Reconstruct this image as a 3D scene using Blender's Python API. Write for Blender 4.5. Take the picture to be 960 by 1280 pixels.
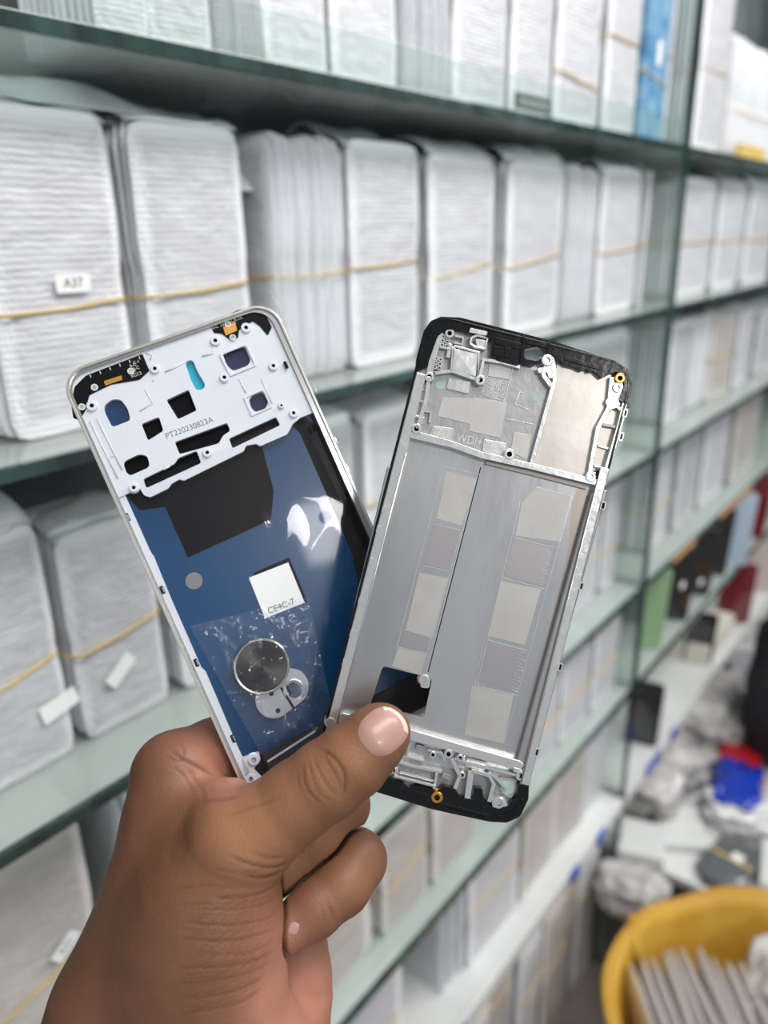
import bpy, bmesh, math, random
import numpy as np
from mathutils import Vector, Matrix, noise, geometry
random.seed(7)
for o in list(bpy.data.objects): bpy.data.objects.remove(o)
S = bpy.context.scene
COL = S.collection

# ------------------------------------------------------------------ camera
FPX = 961.0                                     # focal length for a 960 px wide frame (26 mm equivalent)
RW = np.array([[0.62294881, 0.280249, -0.73033916],
               [-0.78187121, 0.19353248, -0.59264035],
               [-0.02474252, 0.94021576, 0.33967945]])     # rows: world axes in camera axes
CAM = np.array([0.0, 0.0, 1.5])
cd = bpy.data.cameras.new('camera'); cam = bpy.data.objects.new('camera', cd); COL.objects.link(cam)
cd.sensor_fit = 'HORIZONTAL'; cd.sensor_width = 36.0; cd.lens = 36.0 * FPX / 960.0
cd.clip_start = 0.02; cd.clip_end = 50
cd.dof.use_dof = True; cd.dof.focus_distance = 0.268; cd.dof.aperture_fstop = 8.5
M3 = Matrix(RW.tolist())
cam.matrix_world = Matrix.Translation(CAM.tolist()) @ M3.to_4x4()
S.camera = cam

# ------------------------------------------------------------------ world, lamps, exposure
w = bpy.data.worlds.new('world'); S.world = w; w.use_nodes = True
w.node_tree.nodes['Background'].inputs[0].default_value = (0.86, 0.93, 1.0, 1)
w.node_tree.nodes['Background'].inputs[1].default_value = 0.40
S.view_settings.view_transform = 'Standard'; S.view_settings.look = 'None'
S.view_settings.gamma = 1.0; S.view_settings.exposure = 0.1; S.view_settings.use_curve_mapping = False
def area(name, loc, target, sx, sy, power, col=(1, 1, 1)):
    l = bpy.data.lights.new(name, 'AREA'); l.shape = 'RECTANGLE'; l.size = sx; l.size_y = sy
    l.energy = power; l.color = col
    o = bpy.data.objects.new(name, l); COL.objects.link(o); o.location = loc
    o.rotation_euler = (Vector(target) - Vector(loc)).to_track_quat('-Z', 'Y').to_euler()
    return o
area('ceiling_lamp_near', (0.6, -0.5, 2.75), (0.7, 0.2, 0.9), 1.5, 0.5, 24, (1, 0.98, 0.95))
area('ceiling_lamp_far', (2.2, -0.7, 2.75), (2.0, 0.4, 0.6), 1.5, 0.5, 26, (1, 0.98, 0.95))
area('ceiling_lamp_behind', (-0.62, -2.1, 2.7), (0.1, 0.2, 1.4), .6, 0.24, 17, (1, 0.99, 0.97))

# ------------------------------------------------------------------ measuring helpers
def ray(px, py): return RW @ np.array([px - 480.0, 640.0 - py, -FPX])
def atY(px, py, Y):
    d = ray(px, py); return CAM + d * (Y / d[1])
def atZ(px, py, z):
    d = ray(px, py); return CAM + d * ((z - CAM[2]) / d[2])

# ------------------------------------------------------------------ tagging
def link(o, parent=None):
    COL.objects.link(o)
    if parent: o.parent = parent
    return o
def tag(o, label=None, cat=None, group=None, kind=None):
    if label: o['label'] = label
    if cat: o['category'] = cat
    if group: o['group'] = group
    if kind: o['kind'] = kind
    return o
def empty(name, loc, label, cat, group=None, rz=0):
    o = bpy.data.objects.new(name, None); o.empty_display_size = 0.02; link(o)
    o.location = loc; o.rotation_euler = (0, 0, rz)
    return tag(o, label, cat, group)

# ------------------------------------------------------------------ materials
def mat(name, col, rough=0.5, metal=0.0, coat=0.0, bump=None, var=None, spec=0.5, sss=0.0, trans=0.0, aniso=None):
    m = bpy.data.materials.new(name); m.use_nodes = True
    nt = m.node_tree; b = nt.nodes['Principled BSDF']
    b.inputs['Base Color'].default_value = (*col, 1); b.inputs['Roughness'].default_value = rough
    b.inputs['Metallic'].default_value = metal; b.inputs['Coat Weight'].default_value = coat
    b.inputs['Coat Roughness'].default_value = 0.05
    b.inputs['Specular IOR Level'].default_value = spec
    if sss:
        b.inputs['Subsurface Weight'].default_value = sss
        b.inputs['Subsurface Radius'].default_value = (1, .35, .2)
        b.inputs['Subsurface Scale'].default_value = 0.003
    tc = nt.nodes.new('ShaderNodeTexCoord')
    if var:                                     # (scale, other colour[, stretch])
        n = nt.nodes.new('ShaderNodeTexNoise'); n.inputs['Scale'].default_value = var[0]; n.inputs['Detail'].default_value = 5
        r = nt.nodes.new('ShaderNodeValToRGB'); r.color_ramp.elements[0].position = .38; r.color_ramp.elements[1].position = .62
        r.color_ramp.elements[0].color = (*col, 1); r.color_ramp.elements[1].color = (*var[1], 1)
        mp = nt.nodes.new('ShaderNodeMapping'); mp.inputs['Scale'].default_value = var[2] if len(var) > 2 else (1, 1, 1)
        nt.links.new(tc.outputs['Object'], mp.inputs[0]); nt.links.new(mp.outputs[0], n.inputs['Vector'])
        nt.links.new(n.outputs['Fac'], r.inputs[0]); nt.links.new(r.outputs[0], b.inputs['Base Color'])
    if bump:                                    # (scale, strength, distance[, stretch])
        n = nt.nodes.new('ShaderNodeTexNoise'); n.inputs['Scale'].default_value = bump[0]; n.inputs['Detail'].default_value = 4
        mp = nt.nodes.new('ShaderNodeMapping'); mp.inputs['Scale'].default_value = bump[3] if len(bump) > 3 else (1, 1, 1)
        bp = nt.nodes.new('ShaderNodeBump'); bp.inputs['Strength'].default_value = bump[1]; bp.inputs['Distance'].default_value = bump[2]
        nt.links.new(tc.outputs['Object'], mp.inputs[0]); nt.links.new(mp.outputs[0], n.inputs['Vector'])
        nt.links.new(n.outputs['Fac'], bp.inputs['Height']); nt.links.new(bp.outputs[0], b.inputs['Normal'])
    return m
def clear(name, tint=(1, 1, 1), rough=0.05, ior=1.45, haze=0.0, hazecol=(.8, .8, .82), bump=None):
    m = bpy.data.materials.new(name); m.use_nodes = True; nt = m.node_tree; nt.nodes.clear()
    out = nt.nodes.new('ShaderNodeOutputMaterial'); t = nt.nodes.new('ShaderNodeBsdfTransparent'); t.inputs[0].default_value = (*tint, 1)
    g = nt.nodes.new('ShaderNodeBsdfGlossy'); g.inputs['Roughness'].default_value = rough
    d = nt.nodes.new('ShaderNodeBsdfDiffuse'); d.inputs[0].default_value = (*hazecol, 1)
    f = nt.nodes.new('ShaderNodeFresnel'); f.inputs[0].default_value = ior
    a = nt.nodes.new('ShaderNodeMixShader'); a.inputs[0].default_value = haze
    b = nt.nodes.new('ShaderNodeMixShader')
    nt.links.new(t.outputs[0], a.inputs[1]); nt.links.new(d.outputs[0], a.inputs[2])
    ge = nt.nodes.new('ShaderNodeNewGeometry'); iv = nt.nodes.new('ShaderNodeMath'); iv.operation = 'SUBTRACT'; iv.inputs[0].default_value = 1
    nt.links.new(ge.outputs['Backfacing'], iv.inputs[1]); mu = nt.nodes.new('ShaderNodeMath'); mu.operation = 'MULTIPLY'
    nt.links.new(f.outputs[0], mu.inputs[0]); nt.links.new(iv.outputs[0], mu.inputs[1])     # mirror only on entering, as on real sheet glass
    nt.links.new(mu.outputs[0], b.inputs[0]); nt.links.new(a.outputs[0], b.inputs[1]); nt.links.new(g.outputs[0], b.inputs[2])
    nt.links.new(b.outputs[0], out.inputs[0])
    if bump:
        tc = nt.nodes.new('ShaderNodeTexCoord')
        n = nt.nodes.new('ShaderNodeTexNoise'); n.inputs['Scale'].default_value = bump[0]; n.inputs['Detail'].default_value = 3
        bp = nt.nodes.new('ShaderNodeBump'); bp.inputs['Strength'].default_value = bump[1]; bp.inputs['Distance'].default_value = bump[2]
        nt.links.new(tc.outputs['Object'], n.inputs['Vector']); nt.links.new(n.outputs['Fac'], bp.inputs['Height'])
        nt.links.new(bp.outputs[0], g.inputs['Normal']); nt.links.new(bp.outputs[0], f.inputs['Normal'])
    return m
def pouch_mat(name, inner, border, rib=90.0):
    # white foam pouch: paler welded border, slightly greyer padded middle, fine cross ribs
    m = bpy.data.materials.new(name); m.use_nodes = True; nt = m.node_tree; b = nt.nodes['Principled BSDF']
    N = nt.nodes.new; L = nt.links.new
    tc = N('ShaderNodeTexCoord'); sx = N('ShaderNodeSeparateXYZ'); L(tc.outputs['Object'], sx.inputs[0])
    def mth(op, a, bb=None, cl=False):
        n = N('ShaderNodeMath'); n.operation = op; n.use_clamp = cl
        for i, v in enumerate((a, bb)):
            if v is None: continue
            if isinstance(v, (int, float)): n.inputs[i].default_value = v
            else: L(v, n.inputs[i])
        return n.outputs[0]
    ex = mth('SUBTRACT', 0.5, mth('ABSOLUTE', sx.outputs[0]))
    ez = mth('SUBTRACT', 0.5, mth('ABSOLUTE', mth('SUBTRACT', sx.outputs[2], 0.5)))
    e = mth('MULTIPLY', mth('SUBTRACT', mth('MINIMUM', ex, mth('MULTIPLY', ez, 1.6)), 0.05), 14.0, True)
    n = N('ShaderNodeTexNoise'); n.inputs['Scale'].default_value = 6; n.inputs['Detail'].default_value = 4
    mp = N('ShaderNodeMapping'); mp.inputs['Scale'].default_value = (.5, 1, 3); L(tc.outputs['Object'], mp.inputs[0]); L(mp.outputs[0], n.inputs['Vector'])
    mx = N('ShaderNodeMix'); mx.data_type = 'RGBA'; mx.inputs['A'].default_value = (*border, 1); mx.inputs['B'].default_value = (*inner, 1)
    L(mth('MULTIPLY', e, mth('ADD', mth('MULTIPLY', n.outputs['Fac'], 1.1), 0.35), True), mx.inputs['Factor']); L(mx.outputs['Result'], b.inputs['Base Color'])
    wv = N('ShaderNodeTexWave'); wv.bands_direction = 'Z'; wv.inputs['Scale'].default_value = rib / 6.28; wv.inputs['Distortion'].default_value = 1.5
    L(tc.outputs['Object'], wv.inputs['Vector'])
    n2 = N('ShaderNodeTexNoise'); n2.inputs['Scale'].default_value = 9; n2.inputs['Detail'].default_value = 3; L(mp.outputs[0], n2.inputs['Vector'])
    h = mth('ADD', mth('MULTIPLY', wv.outputs['Fac'], 0.35), mth('MULTIPLY', n2.outputs['Fac'], 2.0))
    bp = N('ShaderNodeBump'); bp.inputs['Strength'].default_value = .45; bp.inputs['Distance'].default_value = .002
    L(h, bp.inputs['Height']); L(bp.outputs[0], b.inputs['Normal'])
    b.inputs['Roughness'].default_value = .38; b.inputs['Coat Weight'].default_value = .25; b.inputs['Coat Roughness'].default_value = .2
    return m
MT = dict(
    pouch=pouch_mat('pouch_foam', (.60, .60, .63), (.88, .89, .92)),
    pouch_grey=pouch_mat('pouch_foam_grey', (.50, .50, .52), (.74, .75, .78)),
    pouch_warm=pouch_mat('pouch_foam_warm', (.50, .46, .43), (.76, .72, .69)),
    band=mat('rubber_band', (.62, .45, .16), .5),
    paper=mat('paper', (.88, .88, .86), .6),
    ink=mat('ink', (.02, .02, .025), .6),
    edge=mat('glass_edge', (.010, .020, .018), .12, coat=.5, var=(25, (.03, .075, .062), (1, .1, .1))),
    glass=clear('shelf_glass', (.82, .90, .87), .06, 1.5, .42, (.74, .80, .77)),
    wallback=mat('wall_paint', (.03, .042, .042), .6, var=(3, (.13, .16, .16))),
    white=mat('white_board', (.78, .79, .78), .4, var=(6, (.70, .71, .70))),
    floor=mat('floor_vinyl', (.20, .17, .15), .5, var=(8, (.28, .25, .22))),
    blue=mat('blue_plastic', (.02, .10, .55), .3, coat=.5),
    black=mat('black_plastic', (.006, .006, .007), .4, bump=(900, .3, .0002)),
    dark=mat('dark_fabric', (.012, .012, .015), .7),
)

# ------------------------------------------------------------------ mesh helpers
def mesh_obj(name, verts, faces, m, parent=None, smooth=False, loc=None):
    me = bpy.data.meshes.new(name); me.from_pydata([tuple(map(float, v)) for v in verts], [], faces); me.update()
    if m is not None:
        for x in (m if isinstance(m, (list, tuple)) else [m]): me.materials.append(x)
    if smooth: me.polygons.foreach_set('use_smooth', [True] * len(me.polygons))
    o = bpy.data.objects.new(name, me); link(o, parent)
    if loc is not None: o.location = loc
    return o
def bm_obj(name, bm, m, parent=None, smooth=False, loc=None):
    bmesh.ops.recalc_face_normals(bm, faces=bm.faces)
    me = bpy.data.meshes.new(name); bm.to_mesh(me); bm.free()
    for x in (m if isinstance(m, (list, tuple)) else [m]): me.materials.append(x)
    if smooth: me.polygons.foreach_set('use_smooth', [True] * len(me.polygons))
    o = bpy.data.objects.new(name, me); link(o, parent)
    if loc is not None: o.location = loc
    return o
def bbox_bm(bm, a, b, bev=0.0):
    a = Vector(a); b = Vector(b)
    r = bmesh.ops.create_cube(bm, size=1.0)
    for v in r['verts']:
        v.co = Vector(((a[i] + b[i]) / 2 + v.co[i] * (b[i] - a[i]) for i in range(3)))
    if bev > 0:
        es = list({e for v in r['verts'] for e in v.link_edges})
        bmesh.ops.bevel(bm, geom=es, offset=bev, segments=2, affect='EDGES', profile=.6)
def box(name, a, b, m, parent=None, bev=0.001, loc=None):
    bm = bmesh.new(); bbox_bm(bm, a, b, bev); return bm_obj(name, bm, m, parent, loc=loc)
def tube(name, pts, r, m, parent=None, closed=False, n=8, flat=1.0, up=None):
    P = [Vector(p) for p in pts]; K = len(P); V = []; F = []
    for i, p in enumerate(P):
        t = (P[(i + 1) % K] - P[i - 1]) if closed else (P[min(i + 1, K - 1)] - P[max(i - 1, 0)])
        t.normalize(); ref = Vector(up) if up else (Vector((0, 0, 1)) if abs(t.z) < .9 else Vector((1, 0, 0)))
        a = t.cross(ref).normalized(); b = a.cross(t).normalized()
        rr = r[i] if isinstance(r, (list, tuple)) else r
        for k in range(n):
            an = 2 * math.pi * k / n; V.append(p + a * math.cos(an) * rr + b * math.sin(an) * rr * flat)
    R = K if closed else K - 1
    for i in range(R):
        for k in range(n):
            F.append((i * n + k, i * n + (k + 1) % n, ((i + 1) % K) * n + (k + 1) % n, ((i + 1) % K) * n + k))
    if not closed: F.append(tuple(range(n))[::-1]); F.append(tuple((K - 1) * n + k for k in range(n)))
    return mesh_obj(name, V, F, m, parent, True)
def fillet(pts, r, n=4):
    out = []; K = len(pts)
    for i in range(K):
        p = Vector(pts[i][:2]); a = Vector(pts[i - 1][:2]) - p; b = Vector(pts[(i + 1) % K][:2]) - p
        la, lb = a.length, b.length
        if la < 1e-7 or lb < 1e-7: continue
        d = min(r, la * .45, lb * .45); p0 = p + a / la * d; p1 = p + b / lb * d
        for k in range(n + 1):
            t = k / n; out.append(((1 - t) ** 2) * p0 + 2 * t * (1 - t) * p + t * t * p1)
    return out
def plate(name, outer, holes, h0, h1, m, parent=None, bev=0.0, hole_r=0.0):
    loops = [[Vector((p[0], p[1], 0)) for p in outer]] + [[Vector((p[0], p[1], 0)) for p in h] for h in holes]
    tris = geometry.tessellate_polygon(loops)
    flat = [p for l in loops for p in l]; N = len(flat); V = [(p.x, p.y, h1) for p in flat] + [(p.x, p.y, h0) for p in flat]
    F = [tuple(t) for t in tris] + [tuple(i + N for i in t[::-1]) for t in tris]
    s = 0
    for l in loops:
        K = len(l)
        for i in range(K):
            a, b = s + i, s + (i + 1) % K; F.append((a, b, b + N, a + N))
        s += K
    bm = bmesh.new(); vs = [bm.verts.new(v) for v in V]
    for f in F:
        try: bm.faces.new([vs[i] for i in f])
        except ValueError: pass
    o = bm_obj(name, bm, m, parent)
    if bev:
        md = o.modifiers.new('bevel', 'BEVEL'); md.width = bev; md.segments = 2; md.limit_method = 'ANGLE'; md.angle_limit = math.radians(50)
    return o
def lathe(name, prof, m, parent=None, n=24, loc=None, slots=None):
    V = []; F = []
    for (r, z) in prof:
        for k in range(n):
            a = 2 * math.pi * k / n; V.append((r * math.cos(a), r * math.sin(a), z))
    K = len(prof)
    for i in range(K - 1):
        for k in range(n): F.append((i * n + k, i * n + (k + 1) % n, (i + 1) * n + (k + 1) % n, (i + 1) * n + k))
    F.append(tuple(range(n))[::-1]); F.append(tuple((K - 1) * n + k for k in range(n)))
    o = mesh_obj(name, V, F, m, parent, False, loc)
    if slots:
        for i, p in enumerate(o.data.polygons):
            p.material_index = slots[min(i // n, K - 1)] if i < (K - 1) * n else (slots[-1] if i == len(F) - 1 else 0)
    return o
def text(name, s, size, m, parent, loc, rot=(0, 0, 0), depth=0.00005, sx=1.0):
    c = bpy.data.curves.new(name, 'FONT'); c.body = s; c.size = size; c.extrude = depth; c.align_x = 'CENTER'; c.align_y = 'CENTER'
    t = bpy.data.objects.new(name + '_src', c); COL.objects.link(t)
    dg = bpy.context.evaluated_depsgraph_get(); me = bpy.data.meshes.new_from_object(t.evaluated_get(dg))
    bpy.data.objects.remove(t); me.materials.clear(); me.materials.append(m)
    o = bpy.data.objects.new(name, me); link(o, parent); o.location = loc; o.rotation_euler = rot; o.scale = (sx, 1, 1)
    return o
# ------------------------------------------------------------------ the room shell
tag(box('wall_back', (-0.6, .66, 0), (4.6, .72, 2.9), MT['wallback'], bev=0), kind='structure')
tag(box('wall_far', (4.6, -1.6, 0), (4.66, .72, 2.9), MT['wallback'], bev=0), kind='structure')
tag(box('floor', (-0.8, -2.0, -.05), (4.6, .72, 0), MT['floor'], bev=0), kind='structure')
# upright panel between the two shelf bays, and shelves as one plate per bay level
ZS = [1.610, 1.383, 1.148, .904, .695]
BAY = [(-.45, 1.236), (1.256, 3.9)]
pn = tag(box('shelf_divider', (1.237, .425, 0), (1.255, .655, 2.4), clear('panel_glass', (.90, .95, .93), .05, 1.4, .10, (.75, .82, .79)), bev=.001),
         'upright glass panel standing between the two bays of shelving', 'shelf divider')
box('front_edge', (1.237, .4205, 0), (1.255, .4248, 2.4), MT['edge'], pn, .0005)
LIP = clear('lip_glass', (.91, .955, .94), .05, 1.45, .05, (.75, .82, .79))
words = ['topmost', 'second', 'third', 'fourth', 'fifth']
for k, z in enumerate(ZS):
    for j, (x0, x1) in enumerate(BAY):
        s = tag(box('glass_shelf', (x0, .426, z - .008), (x1, .655, z), MT['glass'], bev=.0008),
                '%s glass shelf from the top, in the %s of the upright panel' % (words[k], ('near bay left', 'far bay right')[j]),
                'shelf', 'glass shelves of the wall rack')
        box('front_edge', (x0, .420, z - .0085), (x1, .4258, z + .0004), MT['edge'], s, .0008)
        if k == 0 and j == 0:
            box('front_lip', (.25, .4215, z + .0005), (x1, .4245, z + .032), LIP, s, .0006)
OR = mat('orange_tape', (.62, .30, .13), .5)
for a, b in ((843, 872), (902, 942)):
    pa = atY(a, 690 if a < 880 else 632, .4195); pb = atY(b, 650 if a < 880 else 600, .4195)
    tag(box('tape_strip', (pa[0], .4185, .894), (pb[0], .4198, .9058), OR, bev=.0003),
        'strip of orange tape on the shelf edge, %s one' % ('nearer' if a < 880 else 'farther'), 'tape', 'orange tape on the fourth shelf edge')
# bottom white shelf with a plastic edge rail and blue clips
for j, (x0, x1) in enumerate(BAY):
    s = tag(box('white_shelf', (x0, .430, .425), (x1, .655, .445), MT['white'], bev=.001),
            ('white board shelf at the bottom left, partly empty', 'white board shelf end beyond the upright panel')[j], 'shelf')
    box('edge_rail', (x0, .418, .418), (x1, .4295, .447), MT['white'], s, .002)
for i, (px, py) in enumerate([(573, 1275), (718, 1078), (751, 1036), (822, 932), (843, 903), (812, 945)]):
    p = atY(px, py, .417)
    c = tag(box('price_clip', (p[0] - .014, .4115, .424), (p[0] + .014, .4175, .449), MT['blue'], bev=.0015),
            'small blue clip on the white shelf rail, %s from the left' % ['first', 'second', 'third', 'fifth', 'sixth', 'fourth'][i], 'clip', 'blue clips on the shelf rail')

# ------------------------------------------------------------------ foam pouches tied in bundles
def pouch_mesh(name, m, seed, waist=0.0):
    rnd = random.Random(seed); nx, nz = 10, 16; V = []; F = []
    ph = rnd.random() * 6
    for side in (-1, 1):
        for j in range(nz + 1):
            for i in range(nx + 1):
                s = 2 * i / nx - 1; t = 2 * j / nz - 1
                # rounded corners by pulling the corner grid points in
                k = (abs(s) ** 9 * abs(t) ** 18); x = .5 * s * (1 - .07 * k); z = .5 * t * (1 - .03 * k) + .5
                th = max(0, (1 - abs(s) ** 5)) ** .6 * max(0, (1 - abs(t) ** 7)) ** .6
                if waist: th *= 1 - waist * math.exp(-((z - .47) / .05) ** 2); x *= 1 - .04 * math.exp(-((z - .47) / .06) ** 2)
                y = side * .5 * (.12 + .88 * th) + .10 * math.sin(3.1 * z + ph) + .09 * noise.noise(Vector((x * 3, z * 5, seed)))
                V.append((x, y, z))
    W = nx + 1; H = nz + 1
    for q, sd in enumerate((-1, 1)):
        o = q * W * H
        for j in range(nz):
            for i in range(nx):
                f = (o + j * W + i, o + j * W + i + 1, o + (j + 1) * W + i + 1, o + (j + 1) * W + i)
                F.append(f if sd < 0 else f[::-1])
    def st(a, b): F.append((a, b, b + W * H, a + W * H))
    for i in range(nx): st(i + 1, i); st(nz * W + i, nz * W + i + 1)
    for j in range(nz): st(j * W, (j + 1) * W); st((j + 1) * W + nx, j * W + nx)
    me = bpy.data.meshes.new(name); me.from_pydata(V, [], F); me.materials.append(m); me.update()
    me.polygons.foreach_set('use_smooth', [True] * len(me.polygons)); return me
PM = {k: [pouch_mesh('pouch', MT[k], 3 * q + 1, .25 if q % 2 else .1) for q in range(4)] for k in ('pouch', 'pouch_grey', 'pouch_warm')}
def bundle(z, Y, x0, x1, H, T, n, label, group, band=None, tilt=0.0, kind='pouch', side=False, rz=0.0, lean=0.0, seed=0, leany=0.0):
    # front face from x0 to x1 at depth Y; stack runs back by T (side=True: pouches stand edge-on, stack runs along the shelf)
    rnd = random.Random(seed + int(x0 * 1000) + int(z * 100)); near = x0 < 1.236 < x1 + .012
    if not side and z > .1 and H > .1 and not near: rz += rnd.uniform(-.05, .05); lean += rnd.uniform(-.012, .012); H *= rnd.uniform(.97, 1.01)
    if x0 < 1.236 < x1 + .012: x1 = 1.232; rz = 0; lean = 0
    gap = {1.61: 9, 1.383: 1.61, 1.148: 1.383, .904: 1.148, .695: .904, .445: .695}.get(z, .425) - z
    H = min(H, gap - .032)
    W = x1 - x0
    r = empty('pouch_bundle', ((x0 + x1) / 2, Y + T / 2, z + .0008), label, 'pouch bundle', group, rz)
    r.rotation_euler = (leany, lean, rz)
    L, D = (T, W) if side else (W, T)
    for i in range(n):
        me = PM[kind][rnd.randrange(4)]
        o = bpy.data.objects.new('pouch', me); link(o, r)
        c = -D / 2 + D * (i + .5) / n
        h = H * (1 - rnd.random() * .035); wj = L * (1 - rnd.random() * .05)
        o.scale = (wj, D / n * 1.06, h)
        if side:
            o.location = (c, rnd.uniform(-.02, .02) * L, 0); o.rotation_euler = (rnd.uniform(-.008, .008), 0, math.pi / 2 + rnd.uniform(-.02, .02))
        else:
            o.location = (rnd.uniform(-.012, .012) * L, c, 0); o.rotation_euler = (0, rnd.uniform(-.006, .006), rnd.uniform(-.015, .015))
    if not side and H > .1:                  # loose open tops folding back
        for q in range(2 if rnd.random() < .6 else 1):
            V = []; F = []; nx, nz = 8, 8; fl = T * rnd.uniform(.5, .95); up = rnd.uniform(.006, .022); sk = rnd.uniform(-.25, .25); sd = rnd.random() * 9
            for j in range(nz + 1):
                for i in range(nx + 1):
                    s, v = i / nx - .5, j / nz
                    V.append((s * W * (.97 - .1 * v) + sk * .01 * v, -T / 2 + v * fl + .003 + .25 * q * T, H * .965 + up * math.sin(v * 2.6) + .004 * noise.noise(Vector((s * 4, v * 3, sd))) + sk * .03 * s * v))
            for j in range(nz):
                for i in range(nx): a = j * (nx + 1) + i; F.append((a, a + 1, a + nx + 2, a + nx + 1))
            fo = mesh_obj('pouch_flap', V, F, PM[kind][0].materials[0], r, True); so = fo.modifiers.new('thick', 'SOLIDIFY'); so.thickness = .0012
    if band is not None:
        hx, hy = W / 2 * 1.0 + .0008, T / 2 * 1.0 + .0014
        q = [(-hx, -hy * .8), (-hx * .8, -hy), (0, -hy * 1.0), (hx * .8, -hy), (hx, -hy * .8), (hx, hy * .8), (hx * .8, hy), (-hx * .8, hy), (-hx, hy * .8)]
        pts = [(x, y, band * H + tilt * x + .001 * math.sin(9 * i)) for i, (x, y) in enumerate(q)]
        tube('rubber_band', pts, .0011, MT['band'], r, True, 6)
    return r
def sticker(r, wx, wz, x, y, z, s, size, rot=0.0, ink=True):
    e = plate('sticker', fillet([(-wx / 2, -wz / 2), (wx / 2, -wz / 2), (wx / 2, wz / 2), (-wx / 2, wz / 2)], .002), [], 0, .0003, MT['paper'], r)
    e.location = (x, y, z); e.rotation_euler = (math.pi / 2, rot, 0)
    if ink and s: text('lettering', s, size, MT['ink'], e, (0, 0, .00035))
    return e
def X(px, py, Y): return float(atY(px, py, Y)[0])
def rowb(z, Y, items, grp, place):
    for it in items:
        px0, px1, yref, ytop = it[:4]; kw = dict(it[5]) if len(it) > 5 else {}
        Yb = kw.pop('Y', Y); x0, x1 = X(px0, yref, Yb), X(px1, yref, Yb)
        top = atY((px0 + px1) / 2, ytop, Yb)[2]
        T = kw.pop('T', .09); n = kw.pop('n', 11); st = kw.pop('st', None)
        T = min(T, .653 - Yb)
        r = bundle(z, Yb, x0, x1, float(top - z), T, n, it[4], grp, **kw)
        if st: sticker(r, *st[:2], st[2] * (x1 - x0), -T / 2 - st[6] if len(st) > 6 else -T / 2 - .002, st[3] * (top - z), st[4], st[5], rot=(st[7] if len(st) > 7 else 0))
g0 = 'pouch bundles on the topmost shelf'
rowb(1.610, .45, [
    (120, 188, 0, -330, 'leftmost white pouch bundle on the topmost shelf, cut off by the top of the photo', dict(band=.5)),
    (190, 268, 0, -300, 'second white pouch bundle from the left on the topmost shelf', dict(band=.5)),
    (272, 330, 0, -280, 'grey-lined edge-on pouches standing on the topmost shelf, beside the second bundle', dict(side=True, n=9, kind='pouch_grey')),
    (334, 412, 0, -260, 'smooth white pouch bundle on the topmost shelf, right of grey edge-on pouches', dict(band=.5)),
    (416, 500, 40, -230, 'wide white pouch bundle on the topmost shelf, above the tallest middle bundles', dict(band=.5)),
    (506, 566, 60, -190, 'row of edge-on pouches with grey shadows on the topmost shelf, near its middle', dict(side=True, n=9, kind='pouch_grey')),
    (570, 636, 60, -160, 'white pouch bundle with faint slanted lines on topmost shelf, above the dark label', dict(band=.6)),
    (640, 692, 80, -150, 'white glossy pouch bundle on the topmost shelf, right above the dark label', dict(band=.6, seed=2)),
    (698, 752, 80, -140, 'white pouch bundle with rubber band seen low, topmost shelf, left of blue package', dict(band=.22, tilt=-.12)),
    (758, 802, 80, -130, 'white pouch bundle tied high, directly left of the blue package', dict(band=.45)),
    (837, 872, 100, -100, 'white pouch bundle tied by a yellow band, directly right of the blue package', dict(band=.42)),
], g0, '')
rowb(1.610, .45, [
    (874, 908, 120, -60, 'narrow white pouch bundle just beyond the upright panel on the topmost shelf', dict(band=.45, T=.17, n=18)),
    (914, 1010, 130, 62, 'low grey row of edge-on pouches at the upper right corner of the photo', dict(side=True, n=26, kind='pouch_grey', band=.4)),
], g0, '')
g1 = 'pouch bundles on the second shelf'
rowb(1.383, .463, [
    (-26, 161, 350, 72, 'large white pouch bundle marked A37 on the second shelf, leftmost and biggest', dict(T=.10, band=.40, tilt=.05, n=9, st=(.024, .011, .04, .425, 'A37', .008, .0035))),
    (187, 316, 350, 148, 'white pouch bundle without sticker on the second shelf, right of the A37 bundle', dict(T=.08, band=.42, tilt=.06, n=9)),
    (345, 436, 350, 158, 'edge-on white pouches with a yellow band on the second shelf, above the phone gap', dict(side=True, n=9, band=.44, T=.10)),
    (441, 528, 350, 156, 'smooth white pouch bundle with small black mark on the second shelf', dict(T=.09, band=.46, tilt=.04, n=10)),
    (540, 619, 350, 158, 'tall white pouch bundle with steep rubber band directly behind the black frame top', dict(T=.09, band=.40, tilt=.12, n=10)),
    (632, 704, 330, 180, 'white pouch bundle with wavy rubber band above the black frame corner, second shelf', dict(T=.075, band=.42, tilt=.10, n=10)),
    (708, 744, 330, 190, 'narrow set of grey edge-on pouches on the second shelf, between two white bundles', dict(side=True, n=8, kind='pouch_grey')),
    (750, 800, 300, 184, 'white pouch bundle on the second shelf, second left of the upright panel', dict(T=.07, band=.44, tilt=.04)),
    (806, 842, 300, 196, 'white pouch bundle on the second shelf, directly left of the upright panel', dict(T=.06, band=.46, tilt=.04)),
    (853, 892, 300, 206, 'white pouch bundle on the second shelf, directly right of the upright panel', dict(T=.17, n=18, band=.46)),
    (897, 926, 300, 208, 'bulging white pouch bundle on the second shelf, second right of the upright panel', dict(T=.07, band=.44)),
    (931, 968, 300, 222, 'white pouch bundle on the second shelf at the right edge of the photo', dict(T=.07, band=.44)),
], g1, '')
rowb(1.383, .57, [(305, 356, 300, 112, 'tall greyish pouch bundle set back on the second shelf, left of the edge-on pouches', dict(T=.06, band=.5, n=6, kind='pouch_grey'))], g1, '')
g2 = 'pouch bundles on the third shelf'
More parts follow.
